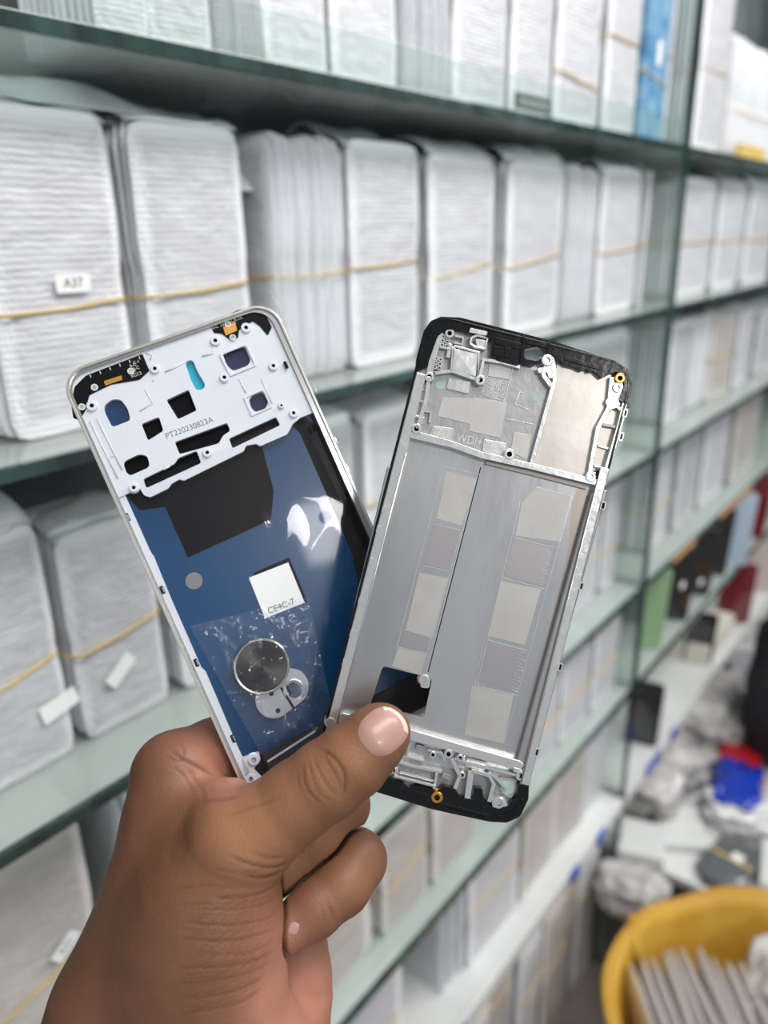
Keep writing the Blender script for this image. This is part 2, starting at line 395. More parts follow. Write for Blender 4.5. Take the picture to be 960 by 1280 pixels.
rowb(1.148, .475, [
    (-70, 72, 800, 650, 'grey-white pouch bundle with a small blank sticker on the third shelf, leftmost', dict(T=.09, band=.42, tilt=.16, n=9, kind='pouch_grey', st=(.028, .014, .36, .24, '', .006, .003, -.2))),
    (88, 208, 800, 648, 'pouch bundle with a tilted white sticker on the third shelf, beside the light phone frame', dict(T=.085, band=.46, tilt=.12, n=8, kind='pouch_grey', st=(.026, .012, -.08, .30, '', .005, .003, -.65))),
    (222, 330, 800, 640, 'white pouch bundle on the third shelf, mostly behind the light phone frame', dict(T=.08, band=.5)),
    (398, 444, 580, 516, 'white pouch bundle on the third shelf, seen in the gap between the two phone frames', dict(T=.08, band=.4)),
    (450, 540, 580, 506, 'wide white pouch bundle on the third shelf, left part behind the black frame', dict(T=.08, band=.5)),
    (560, 680, 580, 470, 'white pouch bundle on the third shelf, hidden mostly by the silver frame', dict(T=.08, band=.5)),
    (700, 790, 520, 420, 'bulky white pouch bundle on the third shelf, just right of the black frame corner', dict(T=.09, n=8, band=.35)),
    (834, 858, 480, 402, 'narrow white pouch bundle on the third shelf, just beyond the upright panel', dict(T=.16, n=16)),
    (862, 884, 480, 400, 'grey edge-on pouches on the third shelf, second beyond the upright panel', dict(side=True, n=8, kind='pouch_grey')),
    (887, 912, 470, 398, 'pale warm pouch bundle on the third shelf, third beyond the upright panel', dict(T=.06, kind='pouch_warm', band=.5)),
    (915, 938, 470, 392, 'pouch bundle on the third shelf, second from the right edge of the photo', dict(T=.06)),
    (942, 975, 460, 388, 'grey-white pouch bundle on the third shelf at the right edge of the photo', dict(T=.06, kind='pouch_grey')),
], g2, '')
g3 = 'pouch bundles on the fourth shelf'
rowb(.904, .47, [
    (-60, 122, 1150, 985, 'pouch bundle marked A31 on the fourth shelf, at lower left beside the wrist', dict(T=.09, band=.36, tilt=.20, n=9, kind='pouch_warm', st=(.023, .012, .19, .40, 'A31', .0075, .003, -.62))),
    (150, 240, 1050, 960, 'edge-on white pouches on the fourth shelf, behind the hand', dict(side=True, n=7)),
    (250, 470, 1000, 900, 'wide white pouch bundle on the fourth shelf, behind both phone frames', dict(T=.09)),
    (500, 640, 900, 760, 'white pouch bundle on the fourth shelf, behind the silver frame', dict(T=.09)),
    (690, 752, 720, 628, 'white pouch bundle on the fourth shelf, beside the right edge of the silver frame', dict(T=.08, band=.4)),
    (756, 800, 680, 588, 'white pouch bundle with yellowish marks on the fourth shelf, left of the upright panel', dict(T=.07, band=.35, kind='pouch')),
    (813, 842, 620, 545, 'white pouch bundle on the fourth shelf, first beyond the upright panel', dict(T=.16, n=16, band=.4)),
    (846, 876, 600, 528, 'grey-white pouch bundle on the fourth shelf, second beyond the upright panel', dict(T=.07, kind='pouch_grey')),
    (880, 910, 570, 510, 'white pouch bundle on the fourth shelf, above the orange tape', dict(T=.07)),
    (914, 950, 550, 490, 'pale pouch bundle on the fourth shelf, at the right edge of the photo', dict(T=.07, kind='pouch_warm')),
], g3, '')
g4 = 'pouch bundles on the fifth shelf'
rowb(.695, .45, [
    (300, 470, 1200, 1060, 'white pouch bundle on the fifth shelf, behind the curled fingers', dict(T=.09, kind='pouch_warm')),
    (480, 536, 1110, 1022, 'white pouch bundle on the fifth shelf, below the black frame bottom, left of its neighbour', dict(T=.09, kind='pouch_warm', band=.5, tilt=.3)),
    (541, 600, 1070, 985, 'white pouch bundle on the fifth shelf, below the black frame bottom corner', dict(T=.08, kind='pouch_warm')),
    (664, 700, 900, 820, 'white pouch bundle on the fifth shelf, behind the lower right edge of the silver frame', dict(T=.08, band=.4)),
    (704, 736, 880, 790, 'tall white pouch bundle on the fifth shelf, just right of the silver frame', dict(T=.08, band=.42)),
    (741, 772, 850, 768, 'white pouch bundle on the fifth shelf, directly left of the upright panel', dict(T=.07, band=.42)),
], g4, '')
g5 = 'pouches on the bottom white shelf'
rowb(.445, .455, [
    (380, 506, 1330, 1168, 'leaning white pouch bundle on the bottom shelf, below the curled fingers', dict(T=.09, kind='pouch', band=.45)),
    (588, 646, 1150, 1066, 'white rounded pouch bundle with a tan band on the bottom shelf, beside the empty space', dict(T=.08, kind='pouch', band=.6)),
    (652, 692, 1080, 1000, 'white pouch bundle on the bottom shelf, second from the empty space', dict(T=.08, kind='pouch_warm')),
    (696, 730, 1020, 950, 'white pouch bundle on the bottom shelf, third from the empty space', dict(T=.08, kind='pouch_warm')),
    (733, 764, 960, 900, 'white pouch bundle on the bottom shelf, directly left of the upright panel', dict(T=.07)),
], g5, '')
for i, px in enumerate((556, 567, 578)):
    x = X(px, 1180, .46)
    r = bundle(.445, .46, x, x + .008, .165, .10, 1, 'single edge-on foam pouch on the bottom shelf, %s of three' % ['leftmost', 'middle', 'rightmost'][i], 'single pouches by the empty space', side=True)
# leaning pouches below the white shelf
rs = random.Random(4)
for k in range(7):
    x = .60 + .088 * k
    bundle(.0, .425 + .02 * rs.random(), x, x + .08, .375 + .025 * rs.random(), .12, 6,
           'warm grey pouch bundle leaning under the white shelf, number %s counted from the hand' % ['one', 'two', 'three', 'four', 'five', 'six', 'seven', 'eight', 'nine'][k],
           'pouches leaning under the white shelf', kind='pouch_warm' if k % 3 else 'pouch', band=.6 + .3 * rs.random(), tilt=.2, lean=.0, seed=k, leany=.0)

# things on and around the shelves
BLU = mat('blue_card', (.06, .22, .42), .4, var=(40, (.25, .45, .62)))
xa = X(806, 120, .452); xb = X(834, 120, .452)
o = tag(empty('blue_package', ((xa + xb) / 2, .49, 1.6105), 'blue printed package tied with yellow bands among white pouches on the topmost shelf', 'package'))
box('pack_body', (-(xb - xa) / 2, -.035, 0), ((xb - xa) / 2, .035, .20), BLU, o, .003)
tube('rubber_band', [(-(xb - xa) / 2 - .001, -.036, .09), ((xb - xa) / 2 + .001, -.036, .075), ((xb - xa) / 2 + .001, .036, .075), (-(xb - xa) / 2 - .001, .036, .09)], .0011, MT['band'], o, True, 6)
box('white_tag', (-.004, -.0365, .10), (.012, -.0355, .13), MT['paper'], o, .0002)
GRN = mat('dark_label', (.09, .13, .12), .4)
p0 = atY(645, 92, .4205); p1 = atY(690, 112, .4205)
o = tag(box('shelf_label', (p0[0], .4195, 1.6125), (p1[0], .4213, 1.627), GRN, bev=.0004), 'dark label with grey lettering stuck on the glass lip of the topmost shelf', 'label')
for i in range(5): box('lettering', (p0[0] + .008 + .012 * i, .4190, 1.617), (p0[0] + .015 + .012 * i, .4196, 1.622), mat('grey_ink', (.35, .4, .38), .5) if i == 0 else bpy.data.materials['grey_ink'], o, 0)
p0 = atY(918, 175, .44)
tag(box('yellow_card', (float(p0[0]), .4265, 1.6105), (float(p0[0]) + .16, .437, 1.632), mat('yellow_card_m', (.72, .50, .14), .5), bev=.001), 'small mustard yellow card at the right end of the topmost shelf', 'card')
def sheet(name, label, cat, c, sx, sy, h, m, nx=16, ny=10, seed=0, sag=.0):
    V = []; F = []
    for j in range(ny + 1):
        for i in range(nx + 1):
            u, v = i / nx - .5, j / ny - .5
            z = h * (1 - (2 * abs(u)) ** 3) * (1 - (2 * abs(v)) ** 3) + .25 * h * noise.noise(Vector((u * 5, v * 5, seed))) + .12 * h * noise.noise(Vector((u * 14, v * 14, seed)))
            V.append((u * sx, v * sy, max(z, .0005)))
    for j in range(ny):
        for i in range(nx): a = j * (nx + 1) + i; F.append((a, a + 1, a + nx + 2, a + nx + 1))
    o = mesh_obj(name, V, F, m, None, True, c); tag(o, label, cat)
    so = o.modifiers.new('thick', 'SOLIDIFY'); so.thickness = .001
    su = o.modifiers.new('sub', 'SUBSURF'); su.levels = 1; su.render_levels = 1
    return o
BAGM = mat('milky_bag', (.80, .82, .84), .25, coat=.6, bump=(40, .5, .004))
for (px, py, Y, zt, sx, label) in [(70, 62, .50, 1.383 + .195, .16, 'milky plastic bag flopped over the top of the A37 bundle'),
                               (262, 118, .52, 1.383 + .150, .11, 'milky plastic bag lying on the pouch bundle right of the A37 one'),
                               (752, 425, .50, 1.148 + .186, .2, 'shiny white plastic bag on pouches just right of the black frame corner')]:
    p = atY(px, py, Y)
    sheet('plastic_bag', label, 'bag', (float(p[0]), .53, float(zt)), sx, .10, .022, BAGM, seed=px)

def crumple(name, label, cat, loc, dim, m, seed=0, amp=.25, group=None, kind=None, rz=0, sub=4):
    bm = bmesh.new(); bmesh.ops.create_icosphere(bm, subdivisions=sub, radius=1)
    for v in bm.verts:
        c = v.co.normalized(); c = Vector([math.copysign(abs(q) ** .6, q) for q in c])
        k = 1 + amp * noise.noise(c * 2.2 + Vector((seed, 0, 0))) + amp * .5 * noise.noise(c * 6 + Vector((0, seed, 0)))
        v.co = Vector((c.x * k * dim[0] / 2, c.y * k * dim[1] / 2, max(-dim[2] / 2, c.z * k * dim[2] / 2)))
    o = bm_obj(name, bm, m, None, True, (loc[0], loc[1], loc[2] + dim[2] / 2)); o.rotation_euler.z = rz
    return tag(o, label, cat, group, kind)
# parts shelf beyond the upright panel: thin phone covers and boxes standing up
def cover(label, px, py, Y, z, wd, ht, th, m, lean=0.0, rz=-.9, lens=True, rx=0):
    p = atY(px, py, Y); r = empty('phone_cover', (float(p[0]), float(Y), z + .0008), label, 'phone cover', 'spare phone covers in the far bay', rz)
    r.rotation_euler = (rx, lean, rz)
    pl = plate('cover_shell', fillet([(-wd / 2, 0), (wd / 2, 0), (wd / 2, ht), (-wd / 2, ht)], .009), [], -th / 2, th / 2, m, r, .0008); pl.rotation_euler = (math.pi / 2, 0, 0)
    if lens:
        e = plate('camera_bump', fillet([(-wd * .42, ht * .72), (-wd * .12, ht * .72), (-wd * .12, ht * .95), (-wd * .42, ht * .95)], .004), [], th / 2, th / 2 + .0015, MT['black'], r); e.rotation_euler = (math.pi / 2, 0, 0)
    return r
C_green = mat('pale_green', (.34, .52, .30), .35); C_black = mat('glossy_black', (.012, .014, .018), .15, coat=1)
C_teal = mat('dark_teal', (.02, .06, .06), .25, coat=.6); C_ice = mat('ice_blue', (.50, .60, .72), .3, coat=.5); C_red = mat('maroon', (.17, .015, .02), .2, coat=.8)
C_navy = mat('navy', (.02, .07, .22), .25, coat=.6); C_cream = mat('cream', (.80, .76, .66), .5); C_grey = mat('mid_grey', (.33, .33, .36), .4)
z5 = .695
for (px, py, Y, wd, ht, th, m, rz, lb) in [
    (790, 815, .52, .07, .185, .030, C_teal, -1.35, 'dark teal box standing beside the pale green one, left side'),
    (812, 790, .455, .045, .175, .012, C_green, -1.25, 'pale green upright cover on the fifth shelf beyond the panel'),
    (833, 775, .47, .08, .170, .020, C_black, -1.25, 'glossy black cover just right of the pale green one'),
    (846, 760, .50, .08, .165, .010, C_navy, -1.2, 'navy cover leaning behind the black ones'),
    (862, 740, .47, .08, .165, .018, C_black, -1.25, 'second glossy black cover, with small white tag'),
    (884, 715, .47, .08, .175, .010, C_black, -1.1, 'third glossy black cover beside the light blue one'),
    (910, 690, .45, .085, .19, .010, C_ice, -1.15, 'light blue phone cover leaning on the fifth shelf'),
    (932, 675, .46, .08, .18, .012, C_red, -1.1, 'maroon phone cover right of the light blue one, fifth shelf'),
    (952, 655, .46, .08, .18, .012, C_grey, -1.1, 'grey phone cover on the fifth shelf at the right edge'),
]: cover(lb, px, py, Y, z5, wd, ht, th, m, lean=.05, rz=rz, lens=m is not C_green)
for i, (px, py) in enumerate(((853, 732), (876, 728))):
    p = atY(px, py, .438); tag(crumple('cotton_tag', '', '', (float(p[0]), .438, float(p[2]) - .008), (.022, .006, .016), MT['paper'], i, .1, sub=2), 'small white tag on the glossy black covers, %s one' % ('left', 'right')[i], 'tag')
for (px, py, Y, wd, ht, th, m, rz, lb) in [
    (912, 790, .46, .09, .18, .012, C_red, -1.0, 'maroon phone cover with a camera hole standing on the bottom shelf'),
    (870, 830, .47, .07, .14, .014, C_black, -1.3, 'black cover low in the far bay, beside cream board'),
    (800, 925, .46, .07, .15, .014, C_black, -1.3, 'black cover at the foot of the upright panel'),
    (935, 760, .47, .12, .17, .02, mat('blush', (.55, .46, .42), .5), -1.0, 'beige board standing right of the maroon cover'),
    (955, 740, .47, .12, .17, .02, C_grey, -1.0, 'grey board at the right edge above the table heap'),
]: cover(lb, px, py, Y, .445, wd, ht, th, m, lean=.03, rz=rz, lens=m is C_red)
p = atY(893, 815, .45)
r = tag(box('cream_box', (float(p[0]) - .10, .44, .4458), (float(p[0]) + .13, .56, .50), C_cream, bev=.003), 'flat cream cardboard box on the white shelf in the far bay', 'box')

# ------------------------------------------------------------------ low table heap and yellow bag
t = empty('low_table', (1.75, .2, 0), 'low pale table under the heap of packets, lower right', 'table')
box('table_top', (-.47, -.24, .26), (1.1, .42, .28), MT['white'], t, .003)
for sx in (-.44, 1.06):
    for sy in (-.21, .39): box('leg', (sx - .015, sy - .015, 0), (sx + .015, sy + .015, .2595), MT['white'], t, .002)
TZ = .281
def onT(px, py, z=TZ): p = atZ(px, py, z); return (float(p[0]), float(p[1]), z)
HZ = clear('wrap_film', (.9, .9, .92), .12, 1.5, .35, (.62, .60, .58), bump=(60, 1.0, .01))
GW = mat('wrapped_grey', (.42, .40, .39), .3, coat=.5, var=(18, (.66, .64, .62)), bump=(50, .7, .006))
for i, (px, py, d, lb) in enumerate([(815, 890, (.34, .26, .13), 'crumpled clear packet heap by the upright panel, upper one'), (800, 985, (.24, .20, .11), 'crumpled clear packet heap by the upright panel, lower one'),
                                (855, 960, (.22, .12, .06), 'crumpled clear packet in the middle of the heap'), (790, 1120, (.10, .12, .07), 'pale crumpled packet just behind the yellow bag rim')]):
    q = onT(px, py); crumple('clear_packet', lb, 'packet', (max(q[0], 1.40 if i < 3 else 1.1), min(q[1], .46), TZ if i != 3 else TZ - .02), d, GW, i * 3.1, .35, 'crumpled packets of the heap')
for (px, py, sx, sy, h, rz, m, lb) in [
    (848, 1040, .12, .10, .022, .5, MT['white'], 'flat white packet beside the dark grey pouch'),
    (800, 1070, .10, .09, .05, .3, MT['white'], 'small white carton behind the yellow bag, leftmost'),
    (990, 1100, .13, .12, .03, .2, MT['white'], 'white packet right of the dark grey pouch, at the photo edge'),
    (935, 862, .16, .12, .08, .5, C_grey, 'grey plastic packet box at the top of the heap'),
    (955, 800, .2, .14, .12, .2, GW, 'grey wrapped box at the far end of the low table'),
    (880, 815, .16, .10, .08, .3, MT['white'], 'white carton far behind on the low table')]:
    q = onT(px, py); o = box('packet', (-sx / 2, -sy / 2, 0), (sx / 2, sy / 2, h), m, None, .006, (q[0], min(q[1], .50), TZ)); o.rotation_euler.z = rz; tag(o, lb, 'packet')
q = onT(903, 962); r = empty('red_box', (q[0], min(q[1], .30), TZ), 'small glossy red box on the heap above the blue packet', 'box', rz=.35)
box('box_body', (-.06, -.045, 0), (.06, .045, .045), mat('red_card', (.55, .02, .03), .3, coat=.4), r, .003)
box('white_stripe', (-.061, -.0465, .006), (.061, -.0452, .012), MT['paper'], r, 0)
q = onT(918, 1005); r = empty('blue_packet', (q[0], q[1], TZ), 'shiny blue and white packet lying on the heap', 'packet', rz=.2)
BP = mat('blue_print', (.01, .05, .50), .15, coat=1, bump=(30, .8, .01)); WP = mat('white_print', (.85, .83, .83), .12, coat=1, bump=(40, 1, .01))
crumple('film_upper', '', '', (0, 0, 0), (.17, .10, .07), BP, 5, .3).parent = r
crumple('film_lower', '', '', (-.055, -.02, .0), (.11, .15, .055), WP, 9, .4).parent = r
for c in r.children:
    for k in ('label', 'category'):
        if k in c: del c[k]
q = onT(912, 1085); r = empty('grey_pouch', (q[0], q[1], TZ), 'dark grey antistatic pouch with a yellow band lying on the table', 'pouch', rz=-.15)
e = crumple('pouch_body', '', '', (0, 0, 0), (.15, .095, .022), mat('antistatic', (.13, .14, .15), .2, coat=.8, bump=(50, .6, .004)), 12, .12); e.parent = r
box('yellow_band', (-.004, -.043, .0225), (.004, .043, .0245), MT['band'], r, .0005); box('white_mark', (.0, -.02, .0246), (.022, .003, .0256), MT['paper'], r, .0003)
r = crumple('backpack', 'black fabric backpack standing at the right edge of the photo', 'bag', (1.95, .12, .28), (.22, .22, .42), MT['dark'], 2, .15)
r.location = (float(atZ(972, 940, .28)[0]) - .02, float(atZ(972, 940, .28)[1]) - .03, .28 + .21)

# yellow bag with pouches inside
YB = mat('yellow_cloth', (.62, .33, .035), .55, var=(12, (.70, .42, .06)), bump=(120, .4, .002))
bc = Vector((1.015, .135, 0.0)); rb_ = empty('yellow_bag', bc, 'open mustard yellow cloth bag full of wrapped pouches, lower right corner', 'bag')
def bagring(rad, z, wob, ph, n=56):
    return [(rad * (1 + wob * math.sin(3 * a + ph) + wob * .6 * math.sin(7 * a + ph * 2)) * math.cos(a) * 1.15, rad * (1 + wob * math.sin(3 * a + ph) + wob * .6 * math.sin(7 * a)) * math.sin(a) * .95, z + .012 * math.sin(4 * a + ph)) for a in [2 * math.pi * k / n for k in range(n)]]
ZB = -.02
rings = [bagring(.12, .004 + .012, .02, 0), bagring(.155, .08, .04, .4), bagring(.175, .2, .04, .9), bagring(.182, .32, .03, 1.3), bagring(.192, .362, .03, 1.5), bagring(.186, .370, .03, 1.5), bagring(.176, .335, .03, 1.5), bagring(.15, .25, .03, 1.2), bagring(.12, .1, .02, .8)]
V = [p for q in rings for p in q]; n = 56; F = []
for i in range(len(rings) - 1):
    for k in range(n): F.append((i * n + k, i * n + (k + 1) % n, (i + 1) * n + (k + 1) % n, (i + 1) * n + k))
F.append(tuple(range(n))[::-1]); F.append(tuple((len(rings) - 1) * n + k for k in range(n)))
o = mesh_obj('bag_body', V, F, YB, rb_, True)
rim = [(x * 1.012, y * 1.012, z) for (x, y, z) in bagring(.193, .356, .03, 1.5)]
tube('bag_hem', rim, .006, YB, rb_, True, 8, 1.6)
tube('bag_strap', [(.02, .176, .28), (.03, .184, .35), (.02, .180, .376), (.0, .164, .36), (-.01, .155, .30)], .008, YB, rb_, False, 8, 2.0)
rs = random.Random(11); dr = Vector((math.cos(-.9), math.sin(-.9)))
for k in range(10):
    me = PM['pouch_warm'][k % 4]; o = bpy.data.objects.new('pouch', me); link(o); s = -.105 + .0200 * k
    o.scale = (.22 - .07 * abs(k - 4.5) / 4.5, .019, .235 + rs.uniform(-.01, .012)); o.location = (bc.x - .02 + dr.x * s, bc.y + .02 + dr.y * s, .125); o.rotation_euler = (-.06, rs.uniform(-.05, .05), -.9 + math.pi / 2 + rs.uniform(-.03, .03))
    tag(o, 'wrapped pale pouch standing in the yellow bag, %s from the shelf side' % ['first', 'second', 'third', 'fourth', 'fifth', 'sixth', 'seventh', 'eighth', 'ninth', 'tenth'][k], 'pouch', 'pouches in the yellow bag')
CW = mat('creased_wrap', (.55, .50, .47), .12, coat=1.0, var=(14, (.75, .72, .70)), bump=(35, 1.0, .012))
crumple('clear_wrapped_pack', 'clear crinkled pack of pouches in the yellow bag, nearer the photo edge', 'packet', (bc.x + .10, bc.y - .06, .25), (.16, .13, .13), CW, 3, .3)

# ------------------------------------------------------------------ the two phone frames
def cam_to_world(v): return RW @ np.asarray(v, float)
class Pose:
    """a plane in the room: origin, side / up / facing directions"""
    def __init__(s, px, py, depth, deg, tilt, back=0.0):
        d = math.radians(deg); u0 = np.array([math.cos(d), math.sin(d), 0]); v0 = np.array([-math.sin(d), math.cos(d), 0]); n0 = np.array([0, 0, 1.0])
        a = math.radians(tilt); u = math.cos(a) * u0 - math.sin(a) * n0; n = math.sin(a) * u0 + math.cos(a) * n0
        b = math.radians(back); v = math.cos(b) * v0 - math.sin(b) * n; n = np.cross(u, v)
        s.u, s.v, s.n = (cam_to_world(x) for x in (u, v, n))
        s.P = CAM + cam_to_world([(px - 480) / FPX * depth, (640 - py) / FPX * depth, -depth])
        s.M = Matrix(np.column_stack([s.u, s.v, s.n]).tolist()).to_4x4(); s.M.translation = Vector(s.P.tolist())
    def __call__(s, px, py, h=0.0):
        d = ray(px, py); o = s.P + s.n * h; t = ((o - CAM) @ s.n) / (d @ s.n); q = CAM + d * t - s.P
        return (float(q @ s.u), float(q @ s.v))
    def L(s, pts, h=0.0): return [s(x, y, h) for x, y in pts]
def rrect(x0, x1, y0, y1, r, n=8):
    out = []
    for cx, cy, a0 in ((x1 - r, y1 - r, 0), (x0 + r, y1 - r, 90), (x0 + r, y0 + r, 180), (x1 - r, y0 + r, 270)):
        for k in range(n + 1):
            a = math.radians(a0 + 90 * k / n); out.append((cx + r * math.cos(a), cy + r * math.sin(a)))
    return out
mm = .001
def c1(pts): return [(60 + x / 2.286, 360 + y / 2.286) for x, y in pts]
def c2(pts): return [(140 + x / 2.824, 640 + y / 2.824) for x, y in pts]
def c3(pts): return [(480 + x / 2.824, 380 + y / 2.824) for x, y in pts]
def c4(pts): return [(390 + x / 2.4615, 580 + y / 2.4615) for x, y in pts]
def boss(root, xy, h0, h1, r, m, hole=.45, name='screw_boss'):
    return lathe(name, [(r * 1.25, h0), (r, h0 + (h1 - h0) * .3), (r, h1 - .1 * mm), (r * .88, h1), (r * hole, h1), (r * hole, h1 - .8 * mm), (.0001, h1 - .8 * mm)],
                 [m, MD['hole']], root, 18, (xy[0], xy[1], 0), slots=[0, 0, 0, 0, 1, 1])  # black slot paints the depth shade inside the screw hole
def strip(root, name, a, b, wd, h0, h1, m, bev=.1 * mm):
    a = Vector(a); b = Vector(b); t = (b - a).normalized(); n = Vector((-t.y, t.x)) * wd / 2
    return plate(name, [a - n, b - n, b + n, a + n], [], h0, h1, m, root, bev)
MD = dict(
    hole=mat('deep_black', (.003, .003, .004), .6, spec=.08),
    rimsilver=mat('champagne_metal', (.72, .71, .64), .22, metal=.85, bump=(300, .1, .0002)),
    platep=mat('pale_grey_plastic', (.62, .64, .69), .42, bump=(500, .15, .0002), var=(30, (.66, .68, .73))),
    wallm=mat('satin_wall', (.46, .45, .45), .25, metal=.9),
    blue=mat('blue_film', (.003, .036, .105), .3, coat=.2, spec=.3, var=(18, (.004, .05, .14))),
    graph=mat('graphite_film', (.007, .005, .006), .35, spec=.12),
    flex=mat('black_flex', (.004, .004, .005), .45, spec=.1),
    gold=mat('gold_contact', (.60, .30, .08), .3, metal=.8),
    cyan=mat('cyan_filter', (.01, .42, .55), .2, coat=1),
    lens=mat('lens_violet', (.03, .025, .075), .12, coat=1),
    lensblue=mat('lens_blue', (.005, .035, .11), .12, coat=1),
    dgrey=mat('dark_foam', (.014, .013, .014), .7, spec=.15),
    dot=mat('grey_dot', (.19, .19, .20), .5),
    ink=mat('grey_print', (.12, .12, .14), .6), whiteprint=mat('white_print_ink', (.62, .62, .62), .6),
    mag=mat('magnesium', (.74, .73, .715), .28, metal=.8, bump=(260, .35, .0004), var=(26, (.73, .72, .70), (1, .5, 1))),
    magw=mat('magnesium_warm', (.50, .455, .41), .38, metal=.8, bump=(300, .2, .00015), var=(60, (.58, .535, .49))),
    magf=mat('magnesium_floor', (.46, .45, .465), .30, metal=.9, bump=(120, .3, .0004, (1, .25, 1)), var=(25, (.62, .605, .60), (1, .35, 1))),
    magd=mat('magnesium_dull', (.38, .375, .375), .45, metal=.7, bump=(300, .4, .0004)),
    pad=mat('etched_pad', (.50, .48, .455), .5, metal=.6, bump=(700, .25, .0001), var=(60, (.55, .53, .50))),
    padv=mat('etched_pad_dark', (.42, .395, .40), .42, metal=.7, bump=(600, .25, .0001)),
    bplas=mat('black_rim_plastic', (.002, .002, .0025), .2, spec=.4, bump=(300, .3, .0003)),
    green=mat('green_dot', (.42, .56, .50), .5),
    notch=mat('notch_grey', (.20, .24, .24), .3),
)
# ---- the light frame, tilted a little to its right
A = Pose(270, 690, .281, 24.1, 15)
af = bpy.data.objects.new('phone_housing', None); link(af); af.matrix_world = A.M; af.empty_display_size = .02
tag(af, 'pale grey phone frame with blue film back, held left of the black-ended one', 'phone frame')
x0 = A(200, 755)[0]; x1 = A(405, 520)[0]; y1 = A(205, 421)[1]; y0 = y1 - .169
RT = .0095
rimO = rrect(x0, x1, y0, y1, RT); rimI = rrect(x0 + 1.0 * mm, x1 - 1.0 * mm, y0 + 1.0 * mm, y1 - 1.0 * mm, RT - 1 * mm)
plate('outer_rim', rimO, [rimI], -6.6 * mm, 0, MD['rimsilver'], af, .35 * mm)
wI = rrect(x0 + 1.9 * mm, x1 - 3.0 * mm, y0 + 2 * mm, y1 - 1.9 * mm, RT - 2 * mm)
plate('inner_wall', rrect(x0 + 1.0 * mm, x1 - 1.0 * mm, y0 + 1.0 * mm, y1 - 1.0 * mm, RT - 1 * mm), [wI], -6.2 * mm, -1.0 * mm, MD['wallm'], af, .3 * mm)
# back: blue film floor
plate('back_panel', rrect(x0 + 1 * mm, x1 - 1 * mm, y0 + 1 * mm, y1 - 1 * mm, RT - 1 * mm), [], -6.5 * mm, -5.2 * mm, MD['blue'], af)
hF = -5.2 * mm
plate('graphite_sheet', A.L(c1([(222, 590), (400, 540), (600, 440), (700, 372), (730, 366), (775, 400), (985, 850), (905, 850), (850, 700), (790, 560), (735, 430), (700, 395), (612, 455), (645, 580), (637, 662), (400, 770), (335, 625), (262, 635), (240, 610)]), hF), [], hF, hF + .15 * mm, MD['graph'], af)
plate('right_gasket', A.L([(366, 520), (376, 520), (462, 700), (470, 760), (455, 760), (440, 690)], hF), [], hF, hF + .4 * mm, MD['dgrey'], af, .1 * mm)
lathe('film_dot', [(3.1 * mm, 0), (3.1 * mm, .1 * mm)], MD['dot'], af, 28, (*A(242.5, 726, hF), hF + .02 * mm))
lathe('film_dot', [(2.6 * mm, 0), (2.6 * mm, .1 * mm)], mat('blue_dot', (.05, .10, .2), .5), af, 28, (*A(407, 646, hF), hF + .16 * mm))
# upper plastic plate with its openings
hP = -2.0 * mm
outl = [(x0 + 1.9 * mm, A(*c1([(225, 590)])[0], hP)[1])]
low = A.L(c1([(262, 572), (274, 592), (292, 598), (345, 572), (352, 560), (376, 546), (387, 551), (560, 466), (566, 450), (596, 445), (606, 452), (684, 418), (700, 388), (722, 370)]), hP)
up = [(p[0], p[1]) for p in wI if p[1] > y1 - .012]
up = sorted(up, key=lambda p: math.atan2(p[1] - (y1 - .03), p[0] - (x0 + x1) / 2))
outer = outl + fillet([(x0 + 2 * mm, low[0][1])] + low, .0006, 2)[3:] + [(x1 - 3.0 * mm, low[-1][1])] + up
HO = dict(
    pointed_window=([(162, 355), (160, 336), (182, 318), (208, 318), (228, 345), (236, 378), (184, 398)], 1.2, 'lensblue'),
    square_window=([(267, 388), (317, 368), (330, 408), (286, 436)], .8, 'hole'),
    tall_window=([(338, 320), (402, 290), (425, 350), (372, 375)], .8, 'hole'),
    slot_window=([(391, 211), (413, 204), (428, 240), (450, 276), (443, 290), (424, 293), (408, 262)], 1.6, 'cyan'),
    oval_window=([(213, 497), (262, 474), (284, 480), (290, 505), (285, 514), (235, 536), (224, 528)], 2.2, 'hole'),
    long_window=([(362, 440), (512, 385), (521, 408), (500, 422), (488, 444), (376, 475)], .8, 'hole'),
    foam_window=([(517, 430), (652, 368), (664, 392), (527, 458)], .8, 'dgrey'),
    lower_window=([(272, 546), (362, 502), (372, 486), (425, 465), (438, 500), (281, 572)], .8, 'hole'),
    camera_window=([(500, 190), (508, 180), (562, 164), (580, 206), (571, 222), (528, 238), (509, 218)], 1.4, 'lens'),
    small_camera_window=([(574, 318), (584, 305), (614, 295), (630, 322), (623, 344), (592, 355), (580, 342)], 1.2, 'lens'),
)
holes = [fillet(A.L(c1(v[0]), hP), v[1] * mm, 4) for v in HO.values()]
plate('middle_plate', outer, holes, -4.4 * mm, hP, MD['platep'], af, .18 * mm)
for (k, v), h in zip(HO.items(), holes):
    c = Vector((sum(p[0] for p in h) / len(h), sum(p[1] for p in h) / len(h)))
    plate(k, [c + (Vector(p) - c) * 1.06 for p in h], [], -5.1 * mm, -4.1 * mm, MD[v[2]], af)
def frame_of(pts, k, h, hh, name):
    o = A.L(c1(pts), h); c = Vector((sum(p[0] for p in o) / 4, sum(p[1] for p in o) / 4)); i = [c + (Vector(p) - c) * k for p in o]
    plate(name, fillet(o, .4 * mm, 2), [fillet(i, 1.2 * mm, 3)], h, hh, MD['platep'], af, .12 * mm)
frame_of([(488, 190), (568, 158), (597, 222), (520, 254)], .86, hP, hP + .5 * mm, 'camera_frame')
